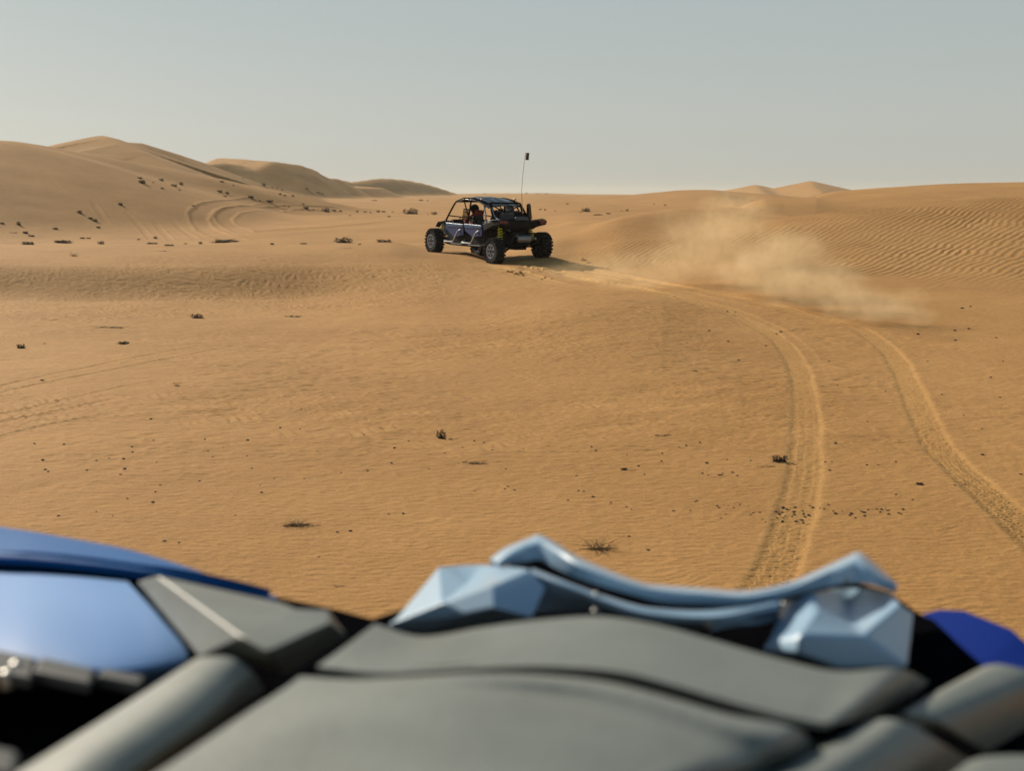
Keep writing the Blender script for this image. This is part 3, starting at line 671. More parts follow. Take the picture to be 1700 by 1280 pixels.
# suspension
for sx in (-1, 1):
    for sy in (-1, 1):
        wz = (BINV @ Wp[(sx, sy)]).z + WR
        y = sy * H; hub = Vector((sx * (TRK / 2 - .17), y, wz))
        if sy > 0:
            for dz, yo in ((-.09, .28), (.10, .22)):
                t = MB(); t.tube([hub + Vector((0, 0, dz)), (sx * .34, y + yo, .58 + dz)], .022); t.tube([hub + Vector((0, 0, dz)), (sx * .34, y - yo, .58 + dz)], .022); t.build('control_arm', M['steel'], buggy, smooth=True)
        else:
            t = MB(); t.tube([hub, (sx * .72, y + .5, .56), (sx * .62, y + .95, .53)], .085, 8, .06); t.build('trailing_arm', M['matte'], buggy, smooth=True)
            for dz in (-.10, .0, .12):
                t = MB(); t.tube([hub + Vector((0, -.08, dz)), (sx * .22, y - .22, .60 + dz * .8)], .034); t.build('radius_rod', M['matte'], buggy, smooth=True)
        t = MB(); top = Vector((sx * .52, y + (-.10 if sy > 0 else .22), 1.10)); bot = Vector((sx * (TRK / 2 - .26), y + (0 if sy > 0 else .12), wz + .05))
        t.tube([bot, top], .026); sh = t.build('shock_absorber', M['black'], buggy, smooth=True)
        t = MB(); ax = (top - bot); L_ = ax.length; ax.normalize(); u = ax.cross(Vector((0, 1, 0))).normalized(); v = ax.cross(u)
        t.tube([bot + ax * (L_ * (.12 + .76 * k / 84)) + (u * math.cos(k * 2 * math.pi / 12) + v * math.sin(k * 2 * math.pi / 12)) * .068 for k in range(85)], .019, 6)
        t.build('spring', M['spring'], sh, smooth=True)
# diagonal bare rods at the rear left, drive shaft
m = MB(); m.tube([(-.50, -1.55, 1.06), (-.16, -2.02, .78)], .024); m.tube([(-.64, -1.35, .62), (-.42, -1.7, .86)], .02); m.build('tie_rod', M['steel'], buggy, smooth=True)
m = MB(); m.tube([(-.62, -H, WR), (.62, -H, WR + .02)], .03); m.build('drive_shaft', M['matte'], buggy, smooth=True)
# whip aerial with a small dark flag
base = BINV @ at_dist(866, 322, ctr.y - .6)
base = Vector((.50, -1.30, 1.20)); bw = buggy.matrix_world @ base
topw = at_dist(872.5, 253, bw.y - .0)
midw = at_dist(866, 316, bw.y); 
pts = [base, BINV @ (bw.lerp(midw, .6)), BINV @ midw, BINV @ at_dist(868, 290, bw.y), BINV @ at_dist(870.5, 268, bw.y), BINV @ topw]
wa = tag(MB().tube(pts, .009, 6, .006).build('whip_aerial', M['steel'], buggy, smooth=True))
fl = MB(); n = 8; V = []
a_, b_ = at_dist(871.6, 265, bw.y), at_dist(872.6, 253, bw.y)
for i in range(n + 1):
    for j in range(4):
        p = a_.lerp(b_, j / 3) + Vector((.012 + .10 * i / n, -.10 * i / n + .025 * math.sin(i * 1.1 + j * .4), -.012 * i / n))
        V.append(BINV @ p)
F = [(i * 4 + j, i * 4 + j + 1, (i + 1) * 4 + j + 1, (i + 1) * 4 + j) for i in range(n) for j in range(3)]
fl.add(V, F).build('flag', mat('dark red cloth', (.035, .010, .010), .85), wa, smooth=True, solid=.003)

# ------------------------------------------------------------------ the people in it
def person(seat, jacket, lab, reach, helmet_mat):
    """seated figure, one skinned body; seat = hip point in the buggy's frame"""
    B = buggy.matrix_world; hip = Vector(seat)
    P, E, R = [], [], []
    def add(p, r, par=None):
        P.append(B @ (hip + Vector(p))); R.append(r)
        if par is not None: E.append((par, len(P) - 1))
        return len(P) - 1
    pel = add((0, 0, .08), .15); w1 = add((0, -.05, .25), .14, pel); ch = add((0, -.09, .42), .165, w1); nk = add((0, -.09, .56), .06, ch); hd = add((0, -.06, .66), .085, nk); ht = add((0, -.06, .76), .085, hd)
    for s in (-1, 1):
        sh = add((s * .19, -.09, .48), .07, ch)
        el = add((s * .24, .10, .28) if reach else (s * .25, -.02, .22), .045, sh)
        wr = add((s * .14, .36, .36) if reach else (s * .14, .20, .16), .030, el)
        pm = add((s * .13, .43, .38) if reach else (s * .12, .27, .13), .036, wr)
        for k, (dx, ln) in enumerate(((-.030, .055), (-.010, .065), (.010, .06), (.030, .048))):
            b0 = P[pm]; f1 = add(tuple((BINV @ P[pm]) - hip + Vector((dx, .045, .008))), .010, pm); add(tuple((BINV @ P[f1]) - hip + Vector((0, ln * .5, -.03))), .009, f1)
        th = add(tuple((BINV @ P[pm]) - hip + Vector((-s * .04, .01, .02))), .011, pm); add(tuple((BINV @ P[th]) - hip + Vector((-s * .005, .035, -.012))), .009, th)
        kn = add((s * .16, .40, .16), .075, add((s * .10, .12, .06), .095, pel)); an = add((s * .15, .58, -.16), .045, kn); add((s * .15, .72, -.20), .045, an)
    me = bpy.data.meshes.new('person'); me.from_pydata([tuple(p) for p in P], E, []); o = bpy.data.objects.new('person', me); col.objects.link(o)
    sk = o.modifiers.new('skin', 'SKIN'); sk.use_smooth_shade = True
    for d, r_ in zip(me.skin_vertices[0].data, R): d.radius = (r_, r_)
    me.skin_vertices[0].data[0].use_root = True
    sb = o.modifiers.new('sub', 'SUBSURF'); sb.levels = 1; sb.render_levels = 2
    me.materials.append(jacket)
    tag(o, lab, 'person', 'people riding in the buggy')
    # bare face inside the helmet opening, helmet shell
    h = MB(); c = Vector((0, -.06, .72))
    n = 16
    for i in range(n):
        pass
    V, F = [], []
    for i in range(9):
        t = math.pi * i / 8
        for k in range(n):
            a = 2 * math.pi * k / n; x, y, z = math.sin(t) * math.cos(a), math.sin(t) * math.sin(a), math.cos(t)
            q = c + Vector((x * .135, y * .16 - .01, z * .155))
            if y > .55 and -.55 < z < .35: q.y -= .035
            V.append(B @ (hip + q))
    for i in range(8):
        for k in range(n): F.append((i * n + k, i * n + (k + 1) % n, (i + 1) * n + (k + 1) % n, (i + 1) * n + k))
    h.add(V, F).build('helmet', helmet_mat, o, smooth=True, angle=80)
    v = MB(); V = [B @ (hip + c + Vector((.118 * math.sin(a), .125 * math.cos(a) - .0, z))) for z in (-.05, .05) for a in np.linspace(-1, 1, 7)]
    v.add(V, [(i, i + 1, i + 8, i + 7) for i in range(6)]).build('visor', M['black'], o, smooth=True, solid=.01)
person((-.34, .26, .80), M['redcloth'], 'driver in a red jacket at the front left of the buggy', True, M['black'])
person((.34, -.74, .80), M['darkcloth'], 'passenger in dark clothes and a blue-grey helmet at the rear right of the buggy', False, M['helmet'])

# ------------------------------------------------------------------ the vehicle the picture is taken from: its bonnet and nose
def D(px, py, drop): return at_drop(px, py, drop)
utv = empty('off_road_vehicle', (0.45, 1.5, hz(0.45, 1.5)))
tag(utv, 'blue and grey off-road vehicle whose bonnet fills the foreground', 'off-road vehicle')
UO = Vector(utv.location)
def fg_build(mb, name, mt, parent=utv, **k):
    if parent is utv:
        mb.v = [tuple(Vector(p) - UO) for p in mb.v]
    else:
        mb.v = [tuple(Vector(p) - UO) for p in mb.v]
    return mb.build(name, M[mt], parent, **k)
def grid(rows, nu=6, nv=6):
    """smooth sheet through rows of (px, py, drop) control points"""
    m = max(len(r) for r in rows)
    R = []
    for r in rows:
        pts = np.array([tuple(D(*p)) for p in r]); c = catmull(pts, 8)
        s = np.linspace(0, len(c) - 1, (m - 1) * nu + 1)
        R.append(np.stack([np.interp(s, np.arange(len(c)), c[:, k]) for k in range(3)], 1))
    R = np.array(R); C = []
    for j in range(R.shape[1]): C.append(catmull(R[:, j], nv))
    C = np.array(C); nj, ni = C.shape[:2]
    V = [tuple(C[j, i]) for j in range(nj) for i in range(ni)]
    F = [(j * ni + i, j * ni + i + 1, (j + 1) * ni + i + 1, (j + 1) * ni + i) for j in range(nj - 1) for i in range(ni - 1)]
    return MB().add(V, F)
def polys(V, F): return MB().add([tuple(D(*p)) for p in V], F)

# front bonnet panel
far = [(622, 1036, .66), (700, 1057, .655), (800, 1042, .645), (900, 1029, .64), (1000, 1024, .64), (1100, 1040, .64), (1180, 1062, .645), (1290, 1093, .655), (1390, 1115, .665), (1490, 1110, .675), (1542, 1132, .73)]
mid = [(572, 1074, .645), (660, 1086, .638), (760, 1078, .63), (860, 1068, .625), (960, 1066, .622), (1070, 1080, .622), (1160, 1104, .627), (1270, 1135, .635), (1380, 1156, .645), (1460, 1148, .660), (1515, 1156, .735)]
near = [(526, 1107, .64), (620, 1117, .628), (720, 1114, .62), (820, 1108, .612), (920, 1107, .608), (1030, 1116, .608), (1120, 1138, .612), (1230, 1170, .62), (1340, 1196, .630), (1400, 1200, .645), (1468, 1186, .735)]
fg_build(grid([far, mid, near]), 'bonnet_panel', 'hood', smooth=True, solid=.008, bevel=.006, angle=80)
# rear bonnet panel with its pressed groove
r0 = [(498, 1124, .625), (590, 1128, .612), (700, 1123, .603), (800, 1119, .597), (900, 1121, .593), (1010, 1133, .592), (1110, 1158, .595), (1210, 1187, .602), (1290, 1201, .61), (1330, 1214, .622), (1352, 1240, .67)]
r1 = [(480, 1138, .622), (580, 1140, .607), (690, 1134, .597), (790, 1130, .590), (890, 1134, .586), (1000, 1148, .585), (1100, 1173, .588), (1195, 1203, .595), (1270, 1222, .604), (1305, 1240, .620), (1330, 1262, .67)]
r2 = [(450, 1158, .620), (555, 1154, .603), (680, 1145, .592), (780, 1143, .590), (880, 1150, .590), (985, 1166, .590), (1080, 1192, .592), (1165, 1222, .598), (1225, 1244, .607), (1260, 1262, .622), (1290, 1285, .67)]
r3 = [(415, 1180, .618), (530, 1172, .600), (660, 1165, .586), (765, 1166, .577), (865, 1176, .573), (965, 1196, .572), (1050, 1222, .575), (1125, 1250, .582), (1180, 1268, .592), (1215, 1286, .615), (1250, 1305, .67)]
r4 = [(250, 1290, .605), (400, 1290, .582), (540, 1290, .566), (660, 1295, .556), (770, 1300, .551), (870, 1305, .55), (950, 1310, .553), (1010, 1315, .558), (1060, 1320, .565), (1100, 1325, .59), (1140, 1330, .65)]
r5 = [(60, 1400, .595), (240, 1410, .568), (400, 1415, .55), (530, 1420, .54), (650, 1425, .535), (750, 1430, .534), (830, 1435, .536), (890, 1440, .54), (940, 1445, .55), (980, 1450, .575), (1010, 1455, .63)]
fg_build(grid([r0, r1, r2, r3, r4, r5]), 'cowl_panel', 'hood', smooth=True, solid=.03, bevel=.007, angle=80)
SM = [(520, 1113, .652), (600, 1123, .64), (700, 1119, .632), (800, 1114, .625), (900, 1114, .622), (1020, 1124, .622), (1115, 1149, .626), (1220, 1179, .634), (1310, 1199, .645), (1370, 1212, .66), (1430, 1216, .69)]
m = MB(); m.tube(catmull([tuple(D(*p)) for p in SM], 5), .007, 10, .015); fg_build(m, 'gap_shade', 'matte', smooth=True)  # black tube added along the panel gap, standing for its shade
# left long rail (rounded beam) and its forward bracket
b0 = [(322, 1096, .66), (338, 1091, .635), (385, 1093, .625), (418, 1116, .65), (441, 1147, .71)]
b1 = [(205, 1172, .65), (235, 1166, .622), (290, 1170, .608), (338, 1200, .635), (362, 1208, .70)]
b2 = [(30, 1282, .64), (80, 1270, .608), (140, 1275, .592), (215, 1290, .62), (250, 1292, .69)]
b3 = [(-220, 1440, .63), (-120, 1430, .595), (-30, 1435, .575), (60, 1450, .60), (110, 1455, .68)]
fg_build(grid([b0, b1, b2, b3]), 'side_rail', 'hood', smooth=True, solid=.03, bevel=.006, angle=80)
V = [(226, 966, .700), (262, 956, .665), (470, 1001, .665), (402, 1058, .612), (330, 1092, .690), (545, 1013, .660), (577, 1056, .725), (476, 1123, .725), (362, 1084, .670), (548, 1034, .640), (445, 1082, .618), (492, 1011, .640)]
fg_build(polys(V, [(0, 1, 3, 4), (1, 2, 3), (2, 11, 3), (11, 5, 9, 10, 3), (9, 5, 6), (10, 9, 6, 7), (3, 10, 8, 4), (10, 7, 8)]), 'rail_bracket', 'hood', smooth=True, solid=.02, bevel=.010, angle=25)
# right side rails
k0 = [(1482, 1190, .71), (1510, 1186, .695), (1560, 1200, .71), (1610, 1232, .76), (1650, 1256, .83)]
k1 = [(1560, 1146, .725), (1590, 1142, .71), (1650, 1160, .725), (1700, 1190, .78), (1745, 1215, .85)]
k2 = [(1634, 1106, .74), (1665, 1104, .725), (1735, 1122, .74), (1790, 1150, .80), (1840, 1175, .87)]
fg_build(grid([k0, k1, k2]), 'side_rail', 'hood', smooth=True, solid=.03, bevel=.006, angle=80)
j0 = [(1421, 1209, .685), (1452, 1196, .665), (1498, 1198, .662), (1560, 1232, .70), (1612, 1264, .77)]
j1 = [(1340, 1250, .675), (1378, 1238, .65), (1440, 1244, .645), (1510, 1280, .69), (1560, 1312, .77)]
j2 = [(1235, 1310, .66), (1280, 1295, .632), (1350, 1300, .626), (1430, 1340, .67), (1480, 1370, .75)]
j3 = [(1060, 1430, .64), (1110, 1415, .61), (1190, 1420, .60), (1280, 1465, .65), (1330, 1495, .73)]
fg_build(grid([j0, j1, j2, j3]), 'side_rail', 'hood', smooth=True, solid=.03, bevel=.006, angle=80)
q0 = [(1608, 1264, .70), (1640, 1256, .695), (1700, 1254, .70), (1780, 1262, .71)]
q1 = [(1560, 1300, .69), (1600, 1296, .68), (1690, 1300, .685), (1790, 1310, .70)]
fg_build(grid([q0, q1]), 'rail_cap', 'hood', smooth=True, solid=.03, bevel=.006, angle=80)
# black structure under the panels; its flat black stands for gap shade
core = [(-160, 925, .80), (-60, 926, .80), (60, 936, .80), (140, 944, .80), (205, 953, .80), (246, 958, .80), (350, 967, .79), (460, 989, .79), (560, 1010, .79), (618, 1025, .79), (640, 1018, .79), (662, 1012, .79), (745, 965, .80), (840, 940, .80), (862, 930, .80), (892, 922, .80), (960, 950, .80), (1056, 978, .80), (1240, 1002, .80), (1330, 982, .80), (1410, 962, .80),
        (1480, 982, .80), (1524, 1014, .80), (1556, 1030, .80), (1600, 1072, .80), (1636, 1104, .80), (1760, 1120, .82), (1900, 1340, .82), (1900, 1700, .80), (-500, 1700, .80), (-500, 1400, .80)]
core = [tuple(D(*p)) for p in core]
m = MB(); m.prism(core, (0, 0, -.42)); fg_build(m, 'inner_frame', 'matte', bevel=.01)
# left front fender: rolled top edge and the panel below it, sky reflection in its colour
f0 = [(-400, 800, .765), (-60, 864, .755), (60, 884, .752), (140, 898, .752), (215, 913, .755), (300, 938, .76), (380, 966, .765), (462, 992, .775)]
f1 = [(-400, 835, .725), (-60, 890, .715), (60, 903, .715), (140, 914, .72), (215, 928, .728), (300, 948, .738), (375, 970, .752), (452, 993, .772)]
f2 = [(-400, 870, .705), (-60, 915, .695), (60, 925, .695), (140, 933, .70), (215, 943, .71), (295, 957, .724), (368, 974, .742), (446, 994, .77)]
f3 = [(-400, 890, .74), (-60, 938, .735), (60, 944, .73), (140, 950, .73), (212, 958, .735), (290, 967, .745), (362, 979, .758), (442, 996, .775)]
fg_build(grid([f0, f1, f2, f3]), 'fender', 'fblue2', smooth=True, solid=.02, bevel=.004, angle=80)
g00 = [(-400, 870, .80), (-60, 920, .80), (60, 930, .80), (140, 938, .80), (212, 950, .80)]
g0 = [(-400, 905, .735), (-60, 944, .725), (60, 951, .722), (140, 958, .722), (212, 966, .728)]
g1 = [(-400, 1000, .69), (-60, 1020, .69), (70, 1024, .69), (170, 1026, .70), (266, 1026, .715)]
g2 = [(-400, 1080, .70), (-60, 1088, .70), (70, 1098, .70), (190, 1112, .71), (312, 1094, .735)]
g3 = [(-400, 1110, .74), (-60, 1110, .74), (60, 1118, .745), (170, 1132, .755), (250, 1132, .77)]
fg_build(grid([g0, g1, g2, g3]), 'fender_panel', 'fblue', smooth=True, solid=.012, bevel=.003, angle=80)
V = [(1530, 1018, .90), (1560, 1011, .89), (1602, 1013, .885), (1680, 1044, .89), (1704, 1066, .90), (1760, 1120, .93), (1610, 1120, .93), (1560, 1060, .92)]
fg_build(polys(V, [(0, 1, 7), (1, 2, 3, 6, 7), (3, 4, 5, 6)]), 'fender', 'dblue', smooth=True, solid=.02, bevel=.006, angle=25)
m = MB(); FV = [tuple(D(*p)) for p in [(1545, 1030, .93), (1602, 1024, .93), (1680, 1056, .93), (1704, 1080, .94), (1800, 1180, .96), (1640, 1200, .96), (1560, 1100, .95)]]
m.prism(FV, (0, 0, -.30)); fg_build(m, 'fender_liner', 'matte', bevel=.01)
m = MB(); m.tube([D(1500, 1150, .95), D(1640, 1130, 1.02)], .05, 10); m.tube([D(1560, 1240, .92), D(1700, 1180, 1.0)], .05, 10); fg_build(m, 'fender_bracket', 'matte', smooth=True)
# right fender carries on towards the cabin; left fender too, outside the frame
# clips and bolts by the left fender
def block(x0, y0, x1, y1, drop, name='clip', h=.02):
    m = polys([(x0, y0, drop), (x1, y0 + (x1 - x0) * .22, drop), (x1 - 8, y1 + (x1 - x0) * .22, drop - .01), (x0 - 14, y1, drop - .01)], [(0, 1, 2, 3)])
    fg_build(m, name, 'clip', smooth=True, solid=h, bevel=.006, angle=25)
block(-30, 1094, 60, 1128, .70); block(66, 1112, 158, 1136, .705); block(172, 1130, 240, 1142, .71); block(-40, 1262, 30, 1300, .60)
for bx, by in ((12, 1120), (27, 1105)):
    c = D(bx, by, .675); m = MB()
    m.v = []; V, F = [], []; n = 12
    for i, (rr, dz) in enumerate(((.010, -.02), (.010, .0), (.007, .005), (.001, .007))):
        V += [tuple(c + Vector((rr * math.cos(2 * math.pi * k / n), rr * math.sin(2 * math.pi * k / n), dz))) for k in range(n)]
    for i in range(3):
        F += [(i * n + k, i * n + (k + 1) % n, (i + 1) * n + (k + 1) % n, (i + 1) * n + k) for k in range(n)]
    m.add(V, F); fg_build(m, 'bolt', 'chrome', smooth=True)

# nose assembly in glossy blue-grey plastic
LV = [(650, 1036, .755), (728, 942, .725), (733, 1002, .700), (815, 973, .668), (880, 945, .655), (800, 937, .712), (775, 968, .725), (818, 1009, .690), (906, 976, .678), (884, 1026, .712), (770, 1020, .712), (700, 1052, .765), (850, 1032, .750), (755, 939, .712), (640, 1046, .81), (860, 942, .685)]
o = fg_build(polys(LV, [(0, 1, 2), (1, 13, 6, 2), (13, 5, 6), (2, 6, 3), (6, 5, 15), (6, 15, 4, 3), (0, 2, 10), (2, 3, 7, 10), (7, 3, 4, 8), (7, 8, 9), (0, 10, 11, 14), (10, 7, 9, 12, 11)]), 'headlight_housing', 'lamp', smooth=True, solid=.02, bevel=.020, angle=20)
RV = [(1274, 1064, .748), (1298, 1001, .738), (1343, 984, .712), (1355, 1014, .700), (1328, 1053, .705), (1432, 1054, .712), (1497, 1001, .712), (1484, 987, .732), (1407, 974, .738), (1407, 1029, .755), (1511, 1108, .765), (1519, 1018, .755), (1326, 1088, .740), (1396, 1112, .762), (1260, 1078, .755), (1326, 1060, .755), (1380, 975, .73), (1440, 976, .735)]
fg_build(polys(RV, [(0, 1, 2, 3), (0, 3, 4), (2, 16, 9, 3), (16, 8, 9), (8, 17, 9), (17, 7, 6, 9), (3, 9, 5, 4), (9, 6, 5), (4, 5, 10, 13, 12), (5, 6, 11, 10), (14, 0, 4, 12)]), 'headlight_housing', 'lamp', smooth=True, solid=.02, bevel=.020, angle=20)
# brow bar along the top: rolled front edge, two peaks
t0 = [(812, 930, .70), (836, 911, .69), (878, 893, .685), (896, 888, .68), (925, 902, .685), (965, 927, .69), (1058, 965, .705), (1100, 972, .71), (1170, 977, .712), (1240, 981, .715), (1310, 967, .71), (1368, 942, .70), (1406, 924, .695), (1424, 917, .69), (1442, 926, .695), (1482, 962, .71)]
t1 = [(826, 934, .688), (848, 918, .672), (882, 900, .662), (900, 897, .658), (928, 914, .662), (968, 938, .668), (1058, 973, .685), (1102, 980, .69), (1170, 986, .692), (1240, 990, .695), (1310, 977, .69), (1368, 953, .68), (1402, 938, .672), (1422, 932, .67), (1440, 940, .675), (1484, 974, .70)]
t2 = [(840, 941, .70), (862, 936, .695), (882, 931, .69), (897, 930, .69), (925, 945, .695), (965, 963, .70), (1056, 990, .71), (1102, 1001, .715), (1170, 1006, .718), (1240, 1008, .72), (1306, 993, .715), (1360, 978, .71), (1396, 970, .70), (1420, 966, .70), (1440, 969, .70), (1488, 986, .72)]
fg_build(grid([t0, t1, t2], 4, 4), 'brow_bar', 'lamp', smooth=True, solid=.014, bevel=.004, angle=50)
# lower rail joining the two housings
u0 = [(884, 944, .672), (940, 966, .682), (1000, 988, .70), (1060, 1006, .71), (1110, 1012, .715), (1165, 1014, .715), (1220, 1010, .71), (1262, 1002, .71), (1296, 993, .715)]
u1 = [(884, 952, .668), (938, 974, .675), (996, 996, .69), (1058, 1016, .70), (1108, 1023, .705), (1165, 1026, .705), (1215, 1022, .70), (1258, 1012, .70), (1294, 1004, .705)]
u2 = [(890, 1018, .742), (935, 1016, .742), (985, 1020, .745), (1050, 1032, .752), (1100, 1040, .755), (1162, 1046, .757), (1206, 1037, .752), (1248, 1030, .75), (1290, 1022, .75)]
fg_build(grid([u0, u1, u2], 4, 4), 'lower_rail', 'lamp', smooth=True, solid=.012, bevel=.004, angle=50)
w0 = [(1170, 1034, .75), (1200, 1030, .74), (1240, 1030, .74), (1290, 1018, .75)]
w1 = [(1178, 1052, .75), (1208, 1044, .745), (1242, 1040, .75), (1286, 1030, .76)]
fg_build(grid([w0, w1], 3, 3), 'lower_rail', 'lamp', smooth=True, solid=.012, bevel=.004)
def knob(px, py, drop, r):
    c = D(px, py, drop); V, F = [], []; n = 14
    for i in range(7):
        t = math.pi * i / 6
        V += [tuple(c + Vector((math.sin(t) * math.cos(2 * math.pi * k / n) * r, math.sin(t) * math.sin(2 * math.pi * k / n) * r, math.cos(t) * r))) for k in range(n)]
    for i in range(6): F += [(i * n + k, i * n + (k + 1) % n, (i + 1) * n + (k + 1) % n, (i + 1) * n + k) for k in range(n)]
    fg_build(MB().add(V, F), 'fastener', 'chrome', smooth=True, angle=80)
for a in ((990, 988, .69, .006), (988, 1016, .70, .006), (1404, 963, .695, .006), (1174, 1036, .73, .012), (1302, 1004, .75, .006)): knob(*a)
# the rest of the front end below the sight line: nose shell, bumper bar, tyres and suspension
uf = Vector((math.sin(.17), math.cos(.17), 0)); ur = Vector((math.cos(.17), -math.sin(.17), 0)); u0_ = Vector((0.46, 1.55, 0))
gz = hz(0.46, 1.9)
def U(r_, f_, z): return u0_ + ur * r_ + uf * f_ + Vector((0, 0, z))
m = MB(); z1, z0 = 1.16, .52 + gz
m.prism([U(-.42, -.6, z0), U(.42, -.6, z0), U(.36, .46, z0 + .05), U(-.36, .46, z0 + .05)], (0, 0, z1 - z0)); fg_build(m, 'nose_shell', 'black', bevel=.03)
m = MB(); m.tube([U(-.36, .44, .62 + gz), U(-.38, .56, .68 + gz), U(-.3, .60, .95 + gz), U(.3, .60, .95 + gz), U(.38, .56, .68 + gz), U(.36, .44, .62 + gz)], .025, 10); fg_build(m, 'front_bumper', 'matte', smooth=True)
for s in (-1, 1):
    c = U(s * .68, .02, 0); c.z = hz(c.x, c.y) + .37
    rot = Matrix((ur, uf, Vector((0, 0, 1)))).transposed()
    t = MB(); W = .26
    t.lathe([(-W / 2 + .02, .19), (-W / 2, .24), (-W / 2, .30), (-W / 2 + .03, .35), (0, .365), (W / 2 - .03, .35), (W / 2, .30), (W / 2, .24), (W / 2 - .02, .19)], 36)
    for k in range(20):
        a = 2 * math.pi * k / 20; R = Matrix.Rotation(-a, 3, 'X'); t.box(R @ Vector((.05 * (-1) ** k, 0, .368)), (.15, .05, .03), R)
    t.v = [tuple(c + rot @ Vector(p)) for p in t.v]; wh = fg_build(t, 'tyre', 'rubber', smooth=True)
    t = MB(); t.lathe([(s * .11, .20), (s * .125, .205), (s * .12, .17), (s * .05, .06), (s * .05, .001)], 28); t.v = [tuple(c + rot @ Vector(p)) for p in t.v]; fg_build(t, 'rim', 'rim', parent=wh, smooth=True)
    for dz in (-.06, .1):
        t = MB(); t.tube([c - ur * s * .1 + Vector((0, 0, dz)), U(s * .34, .22, c.z + .12 + dz)], .02); t.tube([c - ur * s * .1 + Vector((0, 0, dz)), U(s * .34, -.22, c.z + .12 + dz)], .02); fg_build(t, 'control_arm', 'steel', smooth=True)

# ------------------------------------------------------------------ dry scrub, twigs, grass, pebbles
MB.build = _mb_build
def clump_mesh(name, seed, n, flat, mt, spread=1.0, blade=(.085, .040)):
    """a low clump one unit wide: many small dark twig faces on a mounded base"""
    rg = random.Random(seed); m = MB()
    lobes = [(-.34 + .68 * i / 6 + rg.uniform(-.05, .05), rg.uniform(-.10, .10), rg.uniform(.09, .2)) for i in range(7)]
    for i in range(n):
        lx, ly, lr = rg.choice(lobes)
        a = rg.uniform(0, 6.283); rr = abs(rg.gauss(0, .55)) * lr
        h = flat * max(0, 1 - (rr / (lr * 1.6)) ** 2) * (lr / .2) * rg.uniform(.1, 1)
        p = Vector((lx + rr * math.cos(a), ly + rr * math.sin(a), h))
        d = Vector((rg.uniform(-1, 1), rg.uniform(-1, 1), rg.uniform(-.1, 1.0) * flat * 1.6)).normalized()
        s = d.cross(Vector((rg.uniform(-1, 1), rg.uniform(-1, 1), rg.uniform(-1, 1)))).normalized()
        L_, W_ = blade[0] * rg.uniform(.5, 1.3), blade[1] * rg.uniform(.5, 1.2)
        m.add([p - s * W_ / 2, p + s * W_ / 2, p + d * L_ + s * W_ / 4, p + d * L_ - s * W_ / 4], [(0, 1, 2, 3)])
    # the sand-bound root mound that carries the twigs
    n1 = 18; V = []; F = []
    for q, (rr, hh) in enumerate(((1.0, -.05), (.8, .25), (.45, .55), (.02, .62))):
        for e in range(n1):
            a = 2 * math.pi * e / n1; w_ = 1 + .18 * math.sin(a * 3 + seed) + .12 * math.sin(a * 5 + seed * 2)
            V.append((.42 * rr * w_ * math.cos(a), .20 * rr * w_ * math.sin(a), hh * flat * .35 * (1 + .2 * math.sin(a * 4 + seed))))
    for q in range(3): F += [(q * n1 + e, q * n1 + (e + 1) % n1, (q + 1) * n1 + (e + 1) % n1, (q + 1) * n1 + e) for e in range(n1)]
    m.add(V, F)
    me = bpy.data.meshes.new(name); me.from_pydata(m.v, [], m.f); me.materials.append(mt); return me
def grass_mesh(name, seed, n, height, mt, lean=.6):
    """thin dry stalks from one foot, one unit wide"""
    rg = random.Random(seed); m = MB()
    for i in range(n):
        b = Vector((rg.gauss(0, .13), rg.gauss(0, .10), 0)); a = rg.uniform(0, 6.283); up_ = rg.uniform(.15, 1) ** 1.5
        d = Vector((math.cos(a), math.sin(a) * .7, 0)) * lean * rg.uniform(.3, 1)
        pts = [b, b + d * .35 + Vector((0, 0, height * up_ * .6)), b + d * .8 + Vector((0, 0, height * up_ * .9)), b + d * 1.0 + Vector((0, 0, height * up_ * rg.uniform(.5, 1.0)))]
        m.tube(pts, .0065, 4, .003, cap=False)
    for i in range(n // 2):
        x = rg.uniform(-.45, .5); L_ = rg.uniform(.08, .3); a = rg.uniform(-.5, .5)
        m.tube([(x, rg.uniform(-.12, .12), .01), (x + L_ * math.cos(a), rg.uniform(-.12, .12), rg.uniform(.02, .07))], .011, 4, .006, cap=False)
    me = bpy.data.meshes.new(name); me.from_pydata(m.v, [], m.f); me.materials.append(mt); return me
CL = [clump_mesh('scrub_clump', 11 + i, 420, (.28, .36, .24, .5)[i], M['scrub']) for i in range(4)]
SP = [clump_mesh('sparse_scrub', 31 + i, 110, .14, M['scrub'], blade=(.07, .022)) for i in range(2)]
GR = [grass_mesh('grass_tuft', 41, 70, .34, M['twig']), grass_mesh('grass_tuft', 42, 46, .50, M['twig'], .8)]
TW = [grass_mesh('twig_litter', 51 + i, 14, .05, M['twig'], .9) for i in range(2)]
def put(me, name, px, py, wpx, lab, cat, grp=None, hs=1.0, rot=None, ys=None):
    g = ground(px, py); dd = g.y / math.cos(PITCH)
    s = wpx / FPX * math.hypot(g.x, g.y) * 1.08
    o = bpy.data.objects.new(name, me); col.objects.link(o)
    o.location = g - Vector((0, 0, .01 * s)); ys = ys if ys else 1.0
    o.scale = (s, s * ys, s * hs); o.rotation_euler = (0, 0, rot if rot is not None else random.uniform(-.5, .5))
    return tag(o, lab, cat, grp)
k = 0
